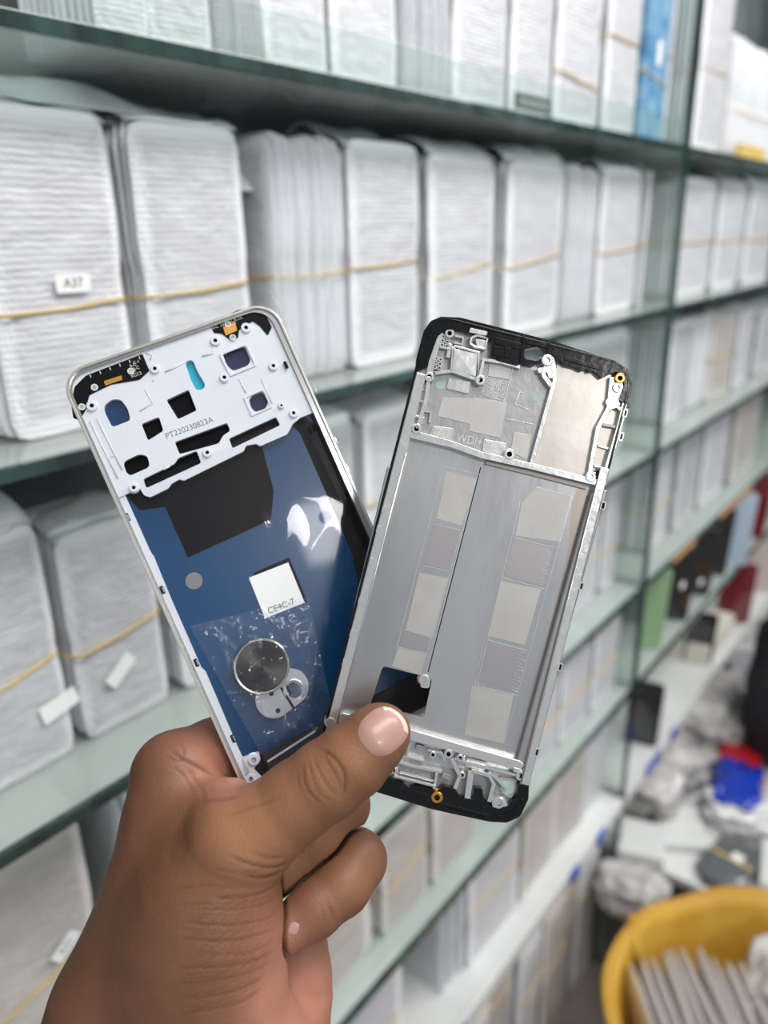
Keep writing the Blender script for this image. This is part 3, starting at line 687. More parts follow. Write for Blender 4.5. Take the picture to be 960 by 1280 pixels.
frame_of([(557, 313), (617, 286), (641, 341), (582, 368)], .84, hP, hP + .4 * mm, 'camera_frame')
for (pts, wd) in (([(280, 185), (298, 192), (292, 205)], .3), ([(335, 240), (362, 228), (392, 210)], .35), ([(440, 195), (470, 188), (478, 165)], .35), ([(278, 290), (300, 330), (262, 352)], .25),
                  ([(545, 258), (565, 300)], .25), ([(330, 520), (348, 510)], .25), ([(610, 260), (640, 330)], .25), ([(120, 380), (200, 545)], .3), ([(140, 372), (212, 520)], .3)):
    q = A.L(c1(pts), hP); tube('plate_rib', [(x, y, hP + .05 * mm) for x, y in q], wd * mm, MD['platep'], af, False, 6)
for x, y, r in ((305, 230, 1.75), (478, 150, 1.85), (566, 113, 1.9), (504, 255, 1.75), (644, 222, 1.75), (667, 335, 1.2), (702, 357, 1.7), (125, 336, 1.9), (455, 470, 1.7), (245, 570, 1.7), (183, 480, .5), (300, 262, .4)):
    boss(af, A(*c1([(x, y)])[0], hP + .8 * mm), hP - .2 * mm, hP + (.9 if r > 1 else .2) * mm, r * mm, MD['platep'], .40)
# corner flexes with their contacts
hx = hP + .25 * mm
f1 = plate('corner_flex', fillet(A.L(c1([(72, 372), (66, 330), (76, 282), (108, 250), (270, 188), (290, 236), (262, 262), (180, 276), (118, 306), (108, 348), (90, 378)]), hx), .6 * mm, 3), [], hP - .1 * mm, hx, MD['flex'], af, .1 * mm)
f2 = plate('corner_flex', fillet(A.L(c1([(462, 100), (545, 62), (592, 62), (625, 82), (640, 112), (628, 136), (604, 108), (585, 95), (546, 120), (544, 142), (522, 150), (496, 130), (474, 128)]), hx), .6 * mm, 3), [], hP - .1 * mm, hx, MD['flex'], af, .1 * mm)
for pts, r in (([(160, 266), (210, 250), (213, 262), (164, 279)], f1), ([(500, 112), (535, 96), (540, 122), (508, 136)], f2)):
    plate('gold_contact', A.L(c1(pts), hx), [], hx, hx + .15 * mm, MD['gold'], r)
for x, y, r in ((133, 284, f1), (237, 238, f1), (97, 340, f1), (528, 142, f2), (514, 104, f2)):
    lathe('ring_contact', [(1.25 * mm, 0), (1.25 * mm, .25 * mm), (.75 * mm, .25 * mm), (.7 * mm, .0)], MD['whiteprint'], r, 18, (*A(*c1([(x, y)])[0], hx), hx))
rr_ = random.Random(3)
ang = math.radians(1.5)
for i in range(9): text('print_mark', rr_.choice(['K-1K', 'C-1', 'XCC2', '332', '0-C']), 1.6 * mm, MD['whiteprint'], f1 if i < 5 else f2, (*A(*c1([((252 - 9 * (i % 2) if i < 5 else 478 + 22 * (i - 5)), (212 + 9 * i if i < 5 else 112 - 8 * (i - 5)))])[0], hx), hx + .02 * mm), (0, 0, ang))
for i in range(6): strip(f1, 'print_tick', A(*c1([(120 + 28 * i, 248 - 10.5 * i)])[0], hx), A(*c1([(123 + 28 * i, 256 - 10.5 * i)])[0], hx), .3 * mm, hx, hx + .03 * mm, MD['whiteprint'], 0)
text('moulded_lettering', 'PT220230823A', 3.0 * mm, MD['ink'], af, (*A(*c1([(404, 400)])[0], hP), hP), (0, 0, math.radians(-1.0)), .00003, .98)
# side ledge down the left and slots
lyT = low[0][1]; xl = A(*c2([(100, 60)])[0], -3 * mm)[0]
plate('side_ledge', fillet([(x0 + 1.9 * mm, y0 + 3 * mm), (xl + .3 * mm, y0 + 3 * mm), (xl, y0 + 20 * mm), (xl + .5 * mm, y0 + 50 * mm), (xl - .3 * mm, y0 + 52 * mm), (xl - .1 * mm, y0 + 80 * mm), (xl + .4 * mm, y0 + 96 * mm), (xl, y0 + 98 * mm), (xl, lyT + .5 * mm), (x0 + 1.9 * mm, lyT + .5 * mm)], .3 * mm, 2), [], -5.2 * mm, -2.6 * mm, MD['platep'], af, .2 * mm)
plate('lower_plate', rrect(x0 + 2 * mm, x1 - 3.1 * mm, y0 + 2 * mm, y0 + 14 * mm, 5 * mm), [], -5.2 * mm, -3.2 * mm, MD['dgrey'], af, .2 * mm)
for X_, Y_ in c1([(145, 475), (227, 655)]) + c2([(178, 275), (298, 532), (428, 800)]):
    q = A(X_, Y_, -2.5 * mm); plate('latch_slot', rrect(q[0] - .7 * mm, q[0] + .7 * mm, q[1] - 1.5 * mm, q[1] + 1.5 * mm, .3 * mm, 2), [], -2.7 * mm, -2.50 * mm, MD['dgrey'], af)
    plate('slot_pin', rrect(q[0] + .1 * mm, q[0] + .6 * mm, q[1] - 1. * mm, q[1] + 1. * mm, .1 * mm, 2), [], -2.7 * mm, -2.45 * mm, MD['wallm'], af)
for X_, Y_ in c1([(680, 220), (760, 400), (860, 618)]):
    q = A(X_, Y_, -1. * mm); plate('latch_slot', rrect(q[0] - .6 * mm, q[0] + .6 * mm, q[1] - 1.5 * mm, q[1] + 1.5 * mm, .3 * mm, 2), [], -1.1 * mm, -.9 * mm, MD['hole'], af)
boss(af, A(*c2([(500, 875)])[0], -2 * mm), -3.2 * mm, -1.9 * mm, 2.0 * mm, MD['platep']); boss(af, A(*c2([(490, 942)])[0], -2 * mm), -3.2 * mm, -1.9 * mm, 1.8 * mm, MD['platep'])
plate('boss_tab', fillet(A.L(c2([(455, 870), (520, 848), (522, 880), (500, 905), (540, 945), (530, 985), (490, 975), (470, 930)]), -3 * mm), .6 * mm), [], -5.2 * mm, -2.6 * mm, MD['platep'], af, .15 * mm)
# code sticker (its code is left out), with its short lettering
hs = hF + .3 * mm
st = plate('code_sticker', A.L(c2([(483, 232), (622, 178), (680, 320), (540, 375)]), hs), [], hs - .1 * mm, hs, MT['paper'], af)
pa = Vector(A(*c2([(540, 375)])[0], hs)); pb = Vector(A(*c2([(680, 320)])[0], hs)); ag = math.atan2((pb - pa).y, (pb - pa).x)
text('sticker_lettering', 'CE4C-7', 3.3 * mm, MD['ink'], st, (*A(*c2([(597, 333)])[0], hs), hs + .02 * mm), (0, 0, ag), .00003)
plate('sticker_shadow_strip', A.L(c2([(500, 215), (625, 160), (690, 318), (676, 326), (620, 184), (500, 225)]), hF), [], hF + .05 * mm, hF + .2 * mm, MD['graph'], af)  # black strip standing in for the sticker's cast shadow
# protective film wrinkled over the whole frame
FILM = clear('protective_film', (.98, .98, .99), .05, 1.34, .0)
def wrap(name, pts_uv, nu, nv, h, amp, m, parent, seed, fq=60, edge=.6 * mm, nz=None):
    (ax, ay), (bx, by), (cx, cy), (dx, dy) = pts_uv; V = []; F = []
    for j in range(nv + 1):
        for i in range(nu + 1):
            s, t = i / nu, j / nv; x = (1 - s) * (1 - t) * ax + s * (1 - t) * bx + s * t * cx + (1 - s) * t * dx; y = (1 - s) * (1 - t) * ay + s * (1 - t) * by + s * t * cy + (1 - s) * t * dy
            e = min(1, 6 * min(s, 1 - s, t, 1 - t) + .1); p = Vector((x * fq, y * fq * .6, seed))
            rd = 1 - abs(noise.noise(p)) * 2.2; rd2 = 1 - abs(noise.noise(p * 2.3)) * 2.2
            z = amp * e * (rd + .45 * rd2 + .6 * noise.noise(p * .6)) 
            V.append((x, y, h + (nz(s, t) if nz else 0) + z))
    for j in range(nv):
        for i in range(nu): a = j * (nu + 1) + i; F.append((a, a + 1, a + nu + 2, a + nu + 1))
    return mesh_obj(name, V, F, m, parent, True)
wrap('protective_film', [(x0 - .3 * mm, y0), (x1 + .5 * mm, y0), (x1 + .5 * mm, lyT + 2 * mm), (x0 + .8 * mm, lyT + 2 * mm)], 60, 90, -1.6 * mm, .5 * mm, FILM, af, 2.2, 31)
wrap('film_fold', [(x1 - 1 * mm, y0 + 10 * mm), (x1 + 1.2 * mm, y0 + 10 * mm), (x1 + 1.4 * mm, y1 - 2 * mm), (x1 - 1.6 * mm, y1 - 2 * mm)], 8, 90, .5 * mm, .4 * mm, FILM, af, 5.2, 160)
for cx_, cy_, s_ in ((x1 - 1 * mm, y1 + 0 * mm, 1), (x0 + .5 * mm, y1 - 2 * mm, -1)):
    wrap('film_tip', [(cx_ - 3 * mm, cy_ - 6 * mm), (cx_ + 3 * mm * s_, cy_ - 7 * mm), (cx_ + 2.0 * mm * s_, cy_ + 3.0 * mm), (cx_ - 1 * mm, cy_ + 0 * mm)], 10, 10, .3 * mm, .7 * mm, FILM, af, 9.2, 300)

# ---- loose spares taped onto the light frame: zip bag, camera ring, bracket
def on_frame(o): o.matrix_world = A.M; return o
BAG = clear('zip_film', (.93, .94, .96), .06, 1.45, .03, (.75, .80, .9), bump=(150, 1.0, .003))
hb = -1.0 * mm
zb = bpy.data.objects.new('zip_bag', None); link(zb); on_frame(zb); zb.empty_display_size = .01
tag(zb, 'small clear wrinkled zip bag lying on the blue back of the pale frame', 'bag')
q = A.L(c2([(555, 905), (800, 800), (690, 300), (272, 402)]), hb)
wrap('bag_front', q, 50, 60, hb + 1.0 * mm, .9 * mm, BAG, zb, 4.4, 95)
qz = A.L(c2([(548, 878), (716, 770)]), hb); strip(zb, 'zip_line', qz[0], qz[1], .7 * mm, hb + 1.3 * mm, hb + 1.6 * mm, clear('zip_white', (.8, .8, .85), .2, 1.5, .55, (.8, .82, .88)), 0)
# camera ring disc
hr = -2.9 * mm
cr = bpy.data.objects.new('camera_ring', None); link(cr); cr.matrix_world = A.M @ Matrix.Translation((*A(*c2([(529, 545)])[0], hr + 1.2 * mm), hr)); cr.empty_display_size = .01
tag(cr, 'round metal ring with dark cone face inside the small zip bag', 'camera ring')
R0 = 10.2 * mm
lathe('metal_ring', [(R0 - .3 * mm, 0), (R0, .3 * mm), (R0, 1.1 * mm), (R0 - .35 * mm, 1.4 * mm), (R0 - .8 * mm, 1.3 * mm), (R0 - 1.0 * mm, .7 * mm), (R0 - 1.0 * mm, .1 * mm)], mat('pale_gold', (.70, .66, .55), .2, metal=1), cr, 64)
DK = mat('spun_dark_metal', (.032, .029, .025), .28, metal=.9)
b_ = DK.node_tree.nodes['Principled BSDF']; b_.inputs['Anisotropic'].default_value = .85
tg = DK.node_tree.nodes.new('ShaderNodeTangent'); tg.direction_type = 'RADIAL'; tg.axis = 'Z'; DK.node_tree.links.new(tg.outputs[0], b_.inputs['Tangent'])
lathe('cone_face', [(R0 - .9 * mm, .75 * mm), (1.3 * mm, .42 * mm), (1.2 * mm, .55 * mm), (.1 * mm, .6 * mm)], DK, cr, 64)
# bracket
hk = -4.6 * mm
bk = bpy.data.objects.new('metal_bracket', None); link(bk); on_frame(bk); bk.empty_display_size = .01
tag(bk, 'grey metal bracket with a round hook hole, partly under the camera ring', 'bracket')
cA = Vector(A(*c2([(628, 618)])[0], hk)); cB = Vector(A(*c2([(572, 660)])[0], hk)); rA, rB = 6.9 * mm, 6.9 * mm
hull = []
dx = (cB - cA); ph0 = math.atan2(dx.y, dx.x)
for k in range(25): a = ph0 + math.pi / 2 - math.pi * -1 * k / 24; hull.append((cA.x + rA * math.cos(a), cA.y + rA * math.sin(a)))
for k in range(25): a = ph0 - math.pi / 2 + math.pi * k / 24; hull.append((cB.x + rB * math.cos(a), cB.y + rB * math.sin(a)))
hc = Vector(A(*c2([(642, 628)])[0], hk)); hole = [(hc.x + 2.7 * mm * math.cos(a), hc.y + 3.0 * mm * math.sin(a)) for a in [2 * math.pi * k / 24 for k in range(24)]]
GB = mat('bracket_grey', (.36, .36, .37), .35, metal=.6)
plate('bracket_plate', hull, [hole], hk, hk + .8 * mm, GB, bk, .15 * mm)
rg = [(hc.x + 3.6 * mm * math.cos(a), hc.y + 3.9 * mm * math.sin(a), hk + .9 * mm) for a in [math.radians(-60 + 250 * k / 20) for k in range(21)]]
tube('hook', rg, .55 * mm, mat('bright_steel', (.75, .75, .76), .25, metal=.9), bk, False, 8)
for a_, b__ in (((595, 618), (640, 690)), ((612, 608), (632, 645))): strip(bk, 'bracket_slot', A(*c2([a_])[0], hk), A(*c2([b__])[0], hk), .9 * mm, hk + .8 * mm, hk + .9 * mm, MD['hole'], 0)
for x, y in ((585, 700), (562, 640)): lathe('bracket_hole', [(.9 * mm, 0), (.9 * mm, .1 * mm)], MD['dgrey'], bk, 16, (*A(*c2([(x, y)])[0], hk), hk + .8 * mm))

# ---- the black and silver frame in front
B = Pose(600, 712, .2655, -14.3, 0, 0)
bf = bpy.data.objects.new('phone_housing', None); link(bf); bf.matrix_world = B.M; bf.empty_display_size = .02
tag(bf, 'bare silver metal phone frame with black plastic ends, held right of the light one', 'phone frame')
bx0 = B(478, 620)[0]; bx1 = B(726, 730)[0]; by1 = B(665, 423)[1]; by0 = B(548, 1010)[1]
RB = 9.5 * mm
oR = rrect(bx0, bx1, by0, by1, RB); iR = rrect(bx0 + .9 * mm, bx1 - .9 * mm, by0 + .9 * mm, by1 - .9 * mm, RB - .9 * mm)
plate('outer_rim', oR, [iR], -5.0 * mm, -.35 * mm, MD['bplas'], bf, .4 * mm)
# silver side rails
yt = B(*c3([(100, 235)])[0])[1]; yb = B(*c4([(640, 985)])[0])[1]
win = fillet(B.L(c4([(218, 622), (370, 660), (345, 780), (178, 745)]), -3.2 * mm), 1.4 * mm, 4)
plate('side_rail', [(bx0 + .8 * mm, yb), (bx0 + 4.4 * mm, yb), (bx0 + 4.4 * mm, yt), (bx0 + .8 * mm, yt)], [], -4.5 * mm, -.6 * mm, MD['mag'], bf, .35 * mm)
plate('side_rail', [(bx1 - 3.2 * mm, yb), (bx1 - .05 * mm, yb), (bx1 - .05 * mm, yt - 16 * mm), (bx1 - 3.2 * mm, yt - 16 * mm)], [], -4.5 * mm, -.25 * mm, MD['mag'], bf, .35 * mm)
tube('rail_edge', [(bx1 - 3.0 * mm, yb, -.2 * mm), (bx1 - 3.0 * mm, yt - 16 * mm, -.2 * mm)], .35 * mm, MD['mag'], bf)
tube('rail_edge', [(bx0 + 4.2 * mm, yb, -.6 * mm), (bx0 + 4.2 * mm, yt - 28 * mm, -.6 * mm)], .3 * mm, MD['mag'], bf)
hW = -3.6 * mm
plate('base_plate', rrect(bx0 + .9 * mm, bx1 - .9 * mm, by0 + .9 * mm, by1 - .9 * mm, RB - 1 * mm), [win, fillet(B.L(c3([(492, 160), (545, 150), (566, 182), (540, 200), (495, 196)]), hW), 1 * mm)], -4.8 * mm, hW, MD['magf'], bf)
# side steps of the battery tray
wl = B.L(c4([(250, 5), (262, 10), (84, 790), (72, 786)]), hW)
plate('tray_wall', B.L(c4([(881, 80), (852, 92), (622, 922), (640, 935), (664, 940), (905, 80)]), hW), [], hW, -1.1 * mm, MD['magd'], bf, .5 * mm)
bot = B.L(c4([(70, 772), (96, 765), (190, 792), (300, 815), (460, 862), (640, 912), (655, 925), (640, 945), (460, 892), (300, 850), (185, 815), (66, 792)]), -1 * mm)
plate('tray_wall', bot, [], -4.6 * mm, -.7 * mm, MD['mag'], bf, .3 * mm)
topb = B.L(c3([(92, 455), (110, 448), (240, 484), (345, 522), (520, 562), (720, 612), (772, 625), (768, 645), (720, 634), (520, 584), (345, 545), (240, 508), (90, 472)]), -.9 * mm)
plate('cross_rib', topb, [], -4.6 * mm, -.6 * mm, MD['mag'], bf, .3 * mm)
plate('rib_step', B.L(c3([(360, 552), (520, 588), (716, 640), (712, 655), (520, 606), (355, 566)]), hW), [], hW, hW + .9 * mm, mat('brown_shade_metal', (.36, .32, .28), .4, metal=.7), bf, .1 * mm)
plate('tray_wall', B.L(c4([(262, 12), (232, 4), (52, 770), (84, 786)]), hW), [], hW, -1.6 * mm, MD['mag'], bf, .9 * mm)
plate('tray_shade_strip', B.L(c4([(872, 84), (820, 72), (800, 120), (790, 260), (640, 900), (660, 925)]), hW), [], hW - .2 * mm, hW + .05 * mm, mat('wall_shading_metal', (.40, .33, .27), .34, metal=.85, var=(30, (.50, .45, .42), (1, .2, 1))), bf)  # brown shading beside the tray wall, coloured into a thin strip
# grooves and etched pads in the tray
for a_, b__ in (((515, 10), (352, 640)), ((403, 12), (262, 560)), ((505, 40), (352, 590)), ((690, 70), (800, 100)), ((640, 115), (470, 840)), ((800, 100), (590, 860)), ((400, 8), (515, 32)), ((530, 545), (497, 690)),
                ((375, 185), (462, 206)), ((340, 312), (428, 332)), ((262, 562), (352, 584)), ((620, 226), (745, 258)), ((585, 350), (714, 384)), ((535, 540), (660, 574)), ((497, 680), (628, 712))):
    strip(bf, 'tray_line', B(*c4([a_])[0], hW), B(*c4([b__])[0], hW), .28 * mm, hW, hW + .14 * mm, MD['mag'], 0)
strip(bf, 'tray_groove', B(*c4([(519, 10)])[0], hW), B(*c4([(357, 640)])[0], hW), .35 * mm, hW, hW + .06 * mm, MD['dgrey'], 0)
PADS = [('pad', [(413, 22), (505, 45), (460, 190), (383, 168)]), ('padv', [(376, 190), (459, 210), (424, 326), (341, 308)]), ('pad', [(330, 334), (420, 352), (372, 535), (287, 512)]), ('padv', [(285, 515), (370, 540), (360, 580), (268, 560)]), ('pad', [(265, 566), (352, 586), (336, 650), (246, 622)]),
        ('pad', [(688, 70), (800, 97), (800, 112), (765, 240), (625, 220), (645, 120)]), ('padv', [(620, 230), (742, 262), (710, 376), (590, 342)]), ('pad', [(580, 360), (705, 385), (655, 557), (540, 528)]), ('padv', [(532, 548), (657, 580), (625, 700), (500, 664)]), ('pad', [(492, 682), (620, 712), (590, 860), (468, 832)])]
for m_, pts in PADS: plate('etched_pad', B.L(c4(pts), hW), [], hW, hW + .1 * mm, MD[m_], bf)
for k in range(12):      # short milled ticks beside the pads
    for (ax, ay, bx_, by_) in ((722, 262, 700, 366), (640, 582, 614, 700)):
        t = k / 11; x = ax + (bx_ - ax) * t; y = ay + (by_ - ay) * t
        strip(bf, 'milled_tick', B(*c4([(x - 2, y - 6)])[0], hW), B(*c4([(x + 12 + 5 * (k % 3), y + 3)])[0], hW), .16 * mm, hW, hW + .16 * mm, MD['mag'], 0)
# top compartments
hA = -2.9 * mm
plate('board_tray', B.L(c3([(180, 244), (240, 236), (330, 272), (352, 196), (490, 216), (545, 240), (592, 290), (520, 566), (345, 526), (240, 488), (110, 448), (150, 330)]), hA), [], hW, hA, MD['magd'], bf)
plate('shield_tray', B.L(c3([(612, 212), (700, 232), (800, 262), (785, 370), (722, 618), (524, 566), (592, 290)]), hA), [], hW, hA + .2 * mm, MD['magw'], bf)
def wall3(pts, wd, h1=-.9, m='mag', name='rib', closed=False):
    q = [Vector(p) for p in B.L(c3(pts), h1 * mm)]
    V = []; F = []; K = len(q)
    L_, R_ = [], []
    for i in range(K):
        t = (q[min(i + 1, K - 1)] - q[max(i - 1, 0)]).normalized(); n = Vector((-t.y, t.x)) * wd * mm / 2; L_.append(q[i] + n); R_.append(q[i] - n)
    return plate(name, L_ + R_[::-1], [], hW, h1 * mm, MD[m], bf, .15 * mm)
wall3([(600, 215), (603, 270), (594, 300), (520, 568)], 1.5); wall3([(806, 258), (795, 365), (755, 440), (722, 620)], 1.6); wall3([(850, 350), (838, 410), (782, 600), (776, 640)], 1.8, -.5)
wall3([(795, 368), (822, 360), (836, 372)], 1.3); wall3([(772, 425), (822, 434)], 1.0, -1.4, 'magd'); wall3([(755, 500), (802, 512)], .7, -1.8); wall3([(742, 570), (785, 582)], .7, -1.8)
plate('slot_floor', B.L(c3([(800, 375), (832, 378), (782, 598), (728, 590), (760, 440)]), -3 * mm), [], hW, -2.9 * mm, MD['magw'], bf)
wall3([(246, 150), (335, 172), (328, 262), (238, 236), (246, 150)], 1.2, -.8); wall3([(338, 262), (352, 196), (420, 205), (480, 222)], 1.2, -.9)
plate('camera_pad', B.L(c3([(256, 160), (326, 178), (320, 252), (250, 232)]), hA), [], hW, hA + .3 * mm, MD['pad'], bf)
wall3([(160, 256), (150, 330), (118, 440)], 1.4, -.8); wall3([(180, 244), (242, 236), (338, 270)], 1.2, -.8)
wall3([(560, 236), (566, 255), (592, 290)], 1.6, -.8); wall3([(118, 300), (96, 400), (92, 450)], 2.6, -.7)
wall3([(135, 378), (165, 382), (160, 420)], .8, -1.6); wall3([(120, 340), (145, 345)], .8, -1.2); wall3([(110, 395), (140, 402), (132, 425)], .8, -1.2)
for nm, pts, hh, m in (('raised_pad', [(206, 330), (320, 332), (435, 346), (412, 474), (298, 448), (304, 424), (188, 396)], .15, 'pad'), ('raised_pad', [(372, 200), (452, 214), (440, 268), (366, 255)], .25, 'pad'),
                       ('raised_pad', [(228, 262), (305, 275), (298, 318), (220, 300)], .5, 'mag'), ('raised_pad', [(172, 430), (246, 440), (240, 486), (160, 466)], .5, 'mag'), ('raised_pad', [(352, 478), (432, 492), (424, 540), (345, 520)], .5, 'mag'),
                       ('raised_pad', [(458, 452), (522, 462), (506, 552), (446, 520)], .2, 'pad'), ('raised_pad', [(178, 436), (238, 446), (234, 478), (168, 462)], .7, 'pad')):
    plate(nm, fillet(B.L(c3(pts), hA), .4 * mm, 2), [], hA, hA + hh * mm, MD[m], bf, .1 * mm)
for a_, b__ in (((480, 310), (463, 355)), ((463, 355), (512, 374)), ((480, 310), (492, 314)), ((432, 405), (530, 425)), ((455, 225), (422, 350)), ((350, 320), (430, 345))): strip(bf, 'engraved_line', B(*c3([a_])[0], hA), B(*c3([b__])[0], hA), .25 * mm, hA, hA + .2 * mm, MD['mag'], 0)
an2 = math.radians(-14.3 + 14.3 - 1.0)
text('cast_lettering', 'WDI+', 5.2 * mm * .8, MD['whiteprint'], bf, (*B(*c3([(302, 482)])[0], hA), hA), (0, 0, math.radians(1)), .00012, .85)
text('cast_lettering', 'A/', 5.0 * mm, MD['whiteprint'], bf, (*B(*c3([(208, 460)])[0], hA), hA + .7 * mm), (0, 0, math.radians(0)), .00008)
rg2 = random.Random(8)
for j in range(5):
    text('engraved_code', ''.join(rg2.choice('CEO8DHX5') for _ in range(7 - (j % 2) * 2)), 1.9 * mm, MD['mag'], bf, (*B(*c3([(394 - 3 * j, 270 + 12 * j)])[0], hA), hA + .05 * mm), (0, 0, 0), .00008)
for x, y, r in ((198, 285, 1.6), (540, 328, 1.8)): lathe('green_dot', [(r * mm, 0), (r * mm, .08 * mm)], MD['green'], bf, 20, (*B(*c3([(x, y)])[0], hA), hA + .02 * mm))
# black end pieces
plate('top_cap', fillet(B.L(c3([(116, 240), (112, 200), (140, 95), (165, 60), (200, 45), (270, 48), (600, 132), (820, 203), (862, 232), (878, 270), (868, 368), (845, 352), (828, 335), (848, 290), (846, 255), (820, 238), (792, 250), (770, 262), (742, 236), (722, 240), (718, 228), (700, 236), (672, 222), (640, 216), (620, 200), (600, 182), (578, 178), (560, 205), (530, 216), (488, 210), (470, 218), (400, 200), (376, 184), (382, 132), (350, 112), (258, 88), (212, 92), (188, 118), (170, 170), (150, 225)]), -.6 * mm), .5 * mm, 2),
      [fillet(B.L(c3([(494, 160), (545, 150), (568, 180), (545, 202), (495, 194)]), -.6 * mm), 1.2 * mm)], -4.7 * mm, -.5 * mm, MD['bplas'], bf, .3 * mm)
for pts, h, m in (([(305, 84), (366, 98), (362, 112), (300, 100)], .0, 'mag'), ([(396, 118), (488, 140), (486, 162), (392, 140)], -.1, 'bplas'), ([(388, 148), (420, 152), (416, 188), (386, 180)], -.1, 'bplas'), ([(428, 150), (450, 156), (446, 190), (424, 188)], -.15, 'bplas'),
                  ([(498, 118), (580, 138), (576, 156), (502, 140)], -.1, 'bplas'), ([(640, 182), (770, 222), (766, 234), (636, 196)], -.2, 'bplas'), ([(150, 110), (172, 80), (182, 90), (162, 120)], -.2, 'bplas'), ([(128, 160), (140, 164), (128, 214), (118, 210)], -.2, 'bplas')):
    plate('cap_block', fillet(B.L(c3(pts), 0), .3 * mm, 2), [], -.8 * mm, h * mm + .1 * mm, MD[m], bf, .15 * mm)
plate('cap_line', B.L(c3([(490, 112), (495, 113), (484, 205), (479, 204)]), 0), [], -1 * mm, .1 * mm, MD['bplas'], bf, .1 * mm); plate('cap_line', B.L(c3([(582, 134), (586, 135), (580, 176), (575, 175)]), 0), [], -1 * mm, .05 * mm, MD['bplas'], bf, .1 * mm)
wall3([(310, 118), (305, 140), (322, 152), (356, 158), (366, 120), (330, 110), (310, 118)], .9, -.5); wall3([(250, 112), (280, 118), (276, 142), (246, 136)], .8, -.9)
plate('clip_pad', B.L(c3([(322, 122), (362, 128), (356, 154), (326, 148)]), -1 * mm), [], hW, -1 * mm, MD['mag'], bf, .2 * mm)
for i in range(2):
    for j in range(3):
        for (cx_, cy_) in ((214, 128), (188, 206)):
            q = B(*c3([(cx_ - 5 + 17 * i - 2 * j, cy_ - 14 + 15 * j + 4 * i)])[0], -1.4 * mm); plate('grid_cell', rrect(q[0] - .75 * mm, q[0] + .75 * mm, q[1] - .65 * mm, q[1] + .65 * mm, .2 * mm, 2), [rrect(q[0] - .4 * mm, q[0] + .4 * mm, q[1] - .3 * mm, q[1] + .3 * mm, .1 * mm, 1)], -3 * mm, -1.4 * mm, MD['mag'], bf)
wall3([(200, 100), (172, 190), (160, 250)], 2.2, -1.6); wall3([(235, 140), (226, 190)], 1.4, -1.4); wall3([(196, 150), (240, 160)], .8, -1.2)
plate('corner_floor', B.L(c3([(176, 140), (212, 92), (350, 112), (382, 135), (376, 185), (352, 198), (330, 270), (180, 246), (150, 240)]), hW), [], hW, hW + .5 * mm, MD['magd'], bf)
plate('ear_plate', fillet(B.L(c3([(800, 275), (842, 278), (846, 308), (826, 340), (836, 356), (795, 368), (780, 345), (800, 320)]), -1 * mm), .7 * mm), [], hW, -.9 * mm, MD['mag'], bf, .2 * mm)
for x, y, r, h in ((825, 295, 1.7, -.3), (577, 198, 2.0, -.1), (340, 268, 1.8, -.3), (232, 103, 1.6, -.7), (160, 257, 1.7, -.4), (115, 440, 1.8, -.3), (443, 530, 1.9, -.4), (730, 610, 1.8, -.3), (130, 302, .8, -.7)):
    boss(bf, B(*c3([(x, y)])[0], h * mm), hW, h * mm, r * mm, MD['mag'], .5)
plate('boss_web', fillet(B.L(c3([(560, 190), (600, 186), (606, 215), (600, 262), (582, 262), (575, 240), (545, 245), (540, 228), (565, 222)]), -.8 * mm), .6 * mm, 2), [], hW, -.8 * mm, MD['mag'], bf, .2 * mm)
plate('corner_block', fillet(B.L(c3([(716, 592), (765, 596), (772, 630), (708, 618)]), -.8 * mm), .6 * mm, 2), [], hW, -.7 * mm, MD['mag'], bf, .2 * mm)
q = B(*c3([(754, 606)])[0], -.7 * mm); plate('slot_hole', rrect(q[0] - .9 * mm, q[0] + .9 * mm, q[1] - 1.9 * mm, q[1] + 1.9 * mm, .8 * mm, 4), [], -.8 * mm, -.65 * mm, MD['dgrey'], bf)
boss(bf, B(*c3([(833, 262)])[0], -.3 * mm), -2 * mm, -.1 * mm, 1.8 * mm, MD['gold'], .5, 'brass_insert')
boss(bf, B(*c4([(345, 665)])[0], -2.9 * mm), hW - 1 * mm, -2.9 * mm, 1.9 * mm, MD['mag'], .5)
plate('boss_tab', fillet(B.L(c4([(330, 652), (366, 660), (360, 690), (335, 688)]), -3.2 * mm), .8 * mm), [], -4.6 * mm, -3.2 * mm, MD['mag'], bf)
# lower end
plate('bottom_cap', fillet(B.L(c4([(196, 1008), (190, 985), (236, 962), (252, 975), (280, 980), (300, 996), (320, 988), (372, 1002), (380, 1012), (404, 990), (440, 998), (452, 1020), (480, 1036), (500, 1030), (500, 1012), (498, 996), (524, 998), (528, 1034), (560, 1058), (600, 1052), (628, 1028), (636, 985), (652, 960), (668, 958), (666, 1030), (640, 1084), (600, 1103), (545, 1100), (370, 1062)]), -.7 * mm), .5 * mm, 2), [], -4.7 * mm, -.5 * mm, MD['bplas'], bf, .3 * mm)
def wall4(pts, wd, h1=-.9, m='mag', name='rib'):
    q = [(480 + 0, 0)]
    pp = [(390 + x / 2.4615, 580 + y / 2.4615) for x, y in pts]; q = [Vector(B(x, y, h1 * mm)) for x, y in pp]; K = len(q); L_, R_ = [], []
    for i in range(K):
        t = (q[min(i + 1, K - 1)] - q[max(i - 1, 0)]).normalized(); n = Vector((-t.y, t.x)) * wd * mm / 2; L_.append(q[i] + n); R_.append(q[i] - n)
    return plate(name, L_ + R_[::-1], [], hW, h1 * mm, MD[m], bf, .12 * mm)
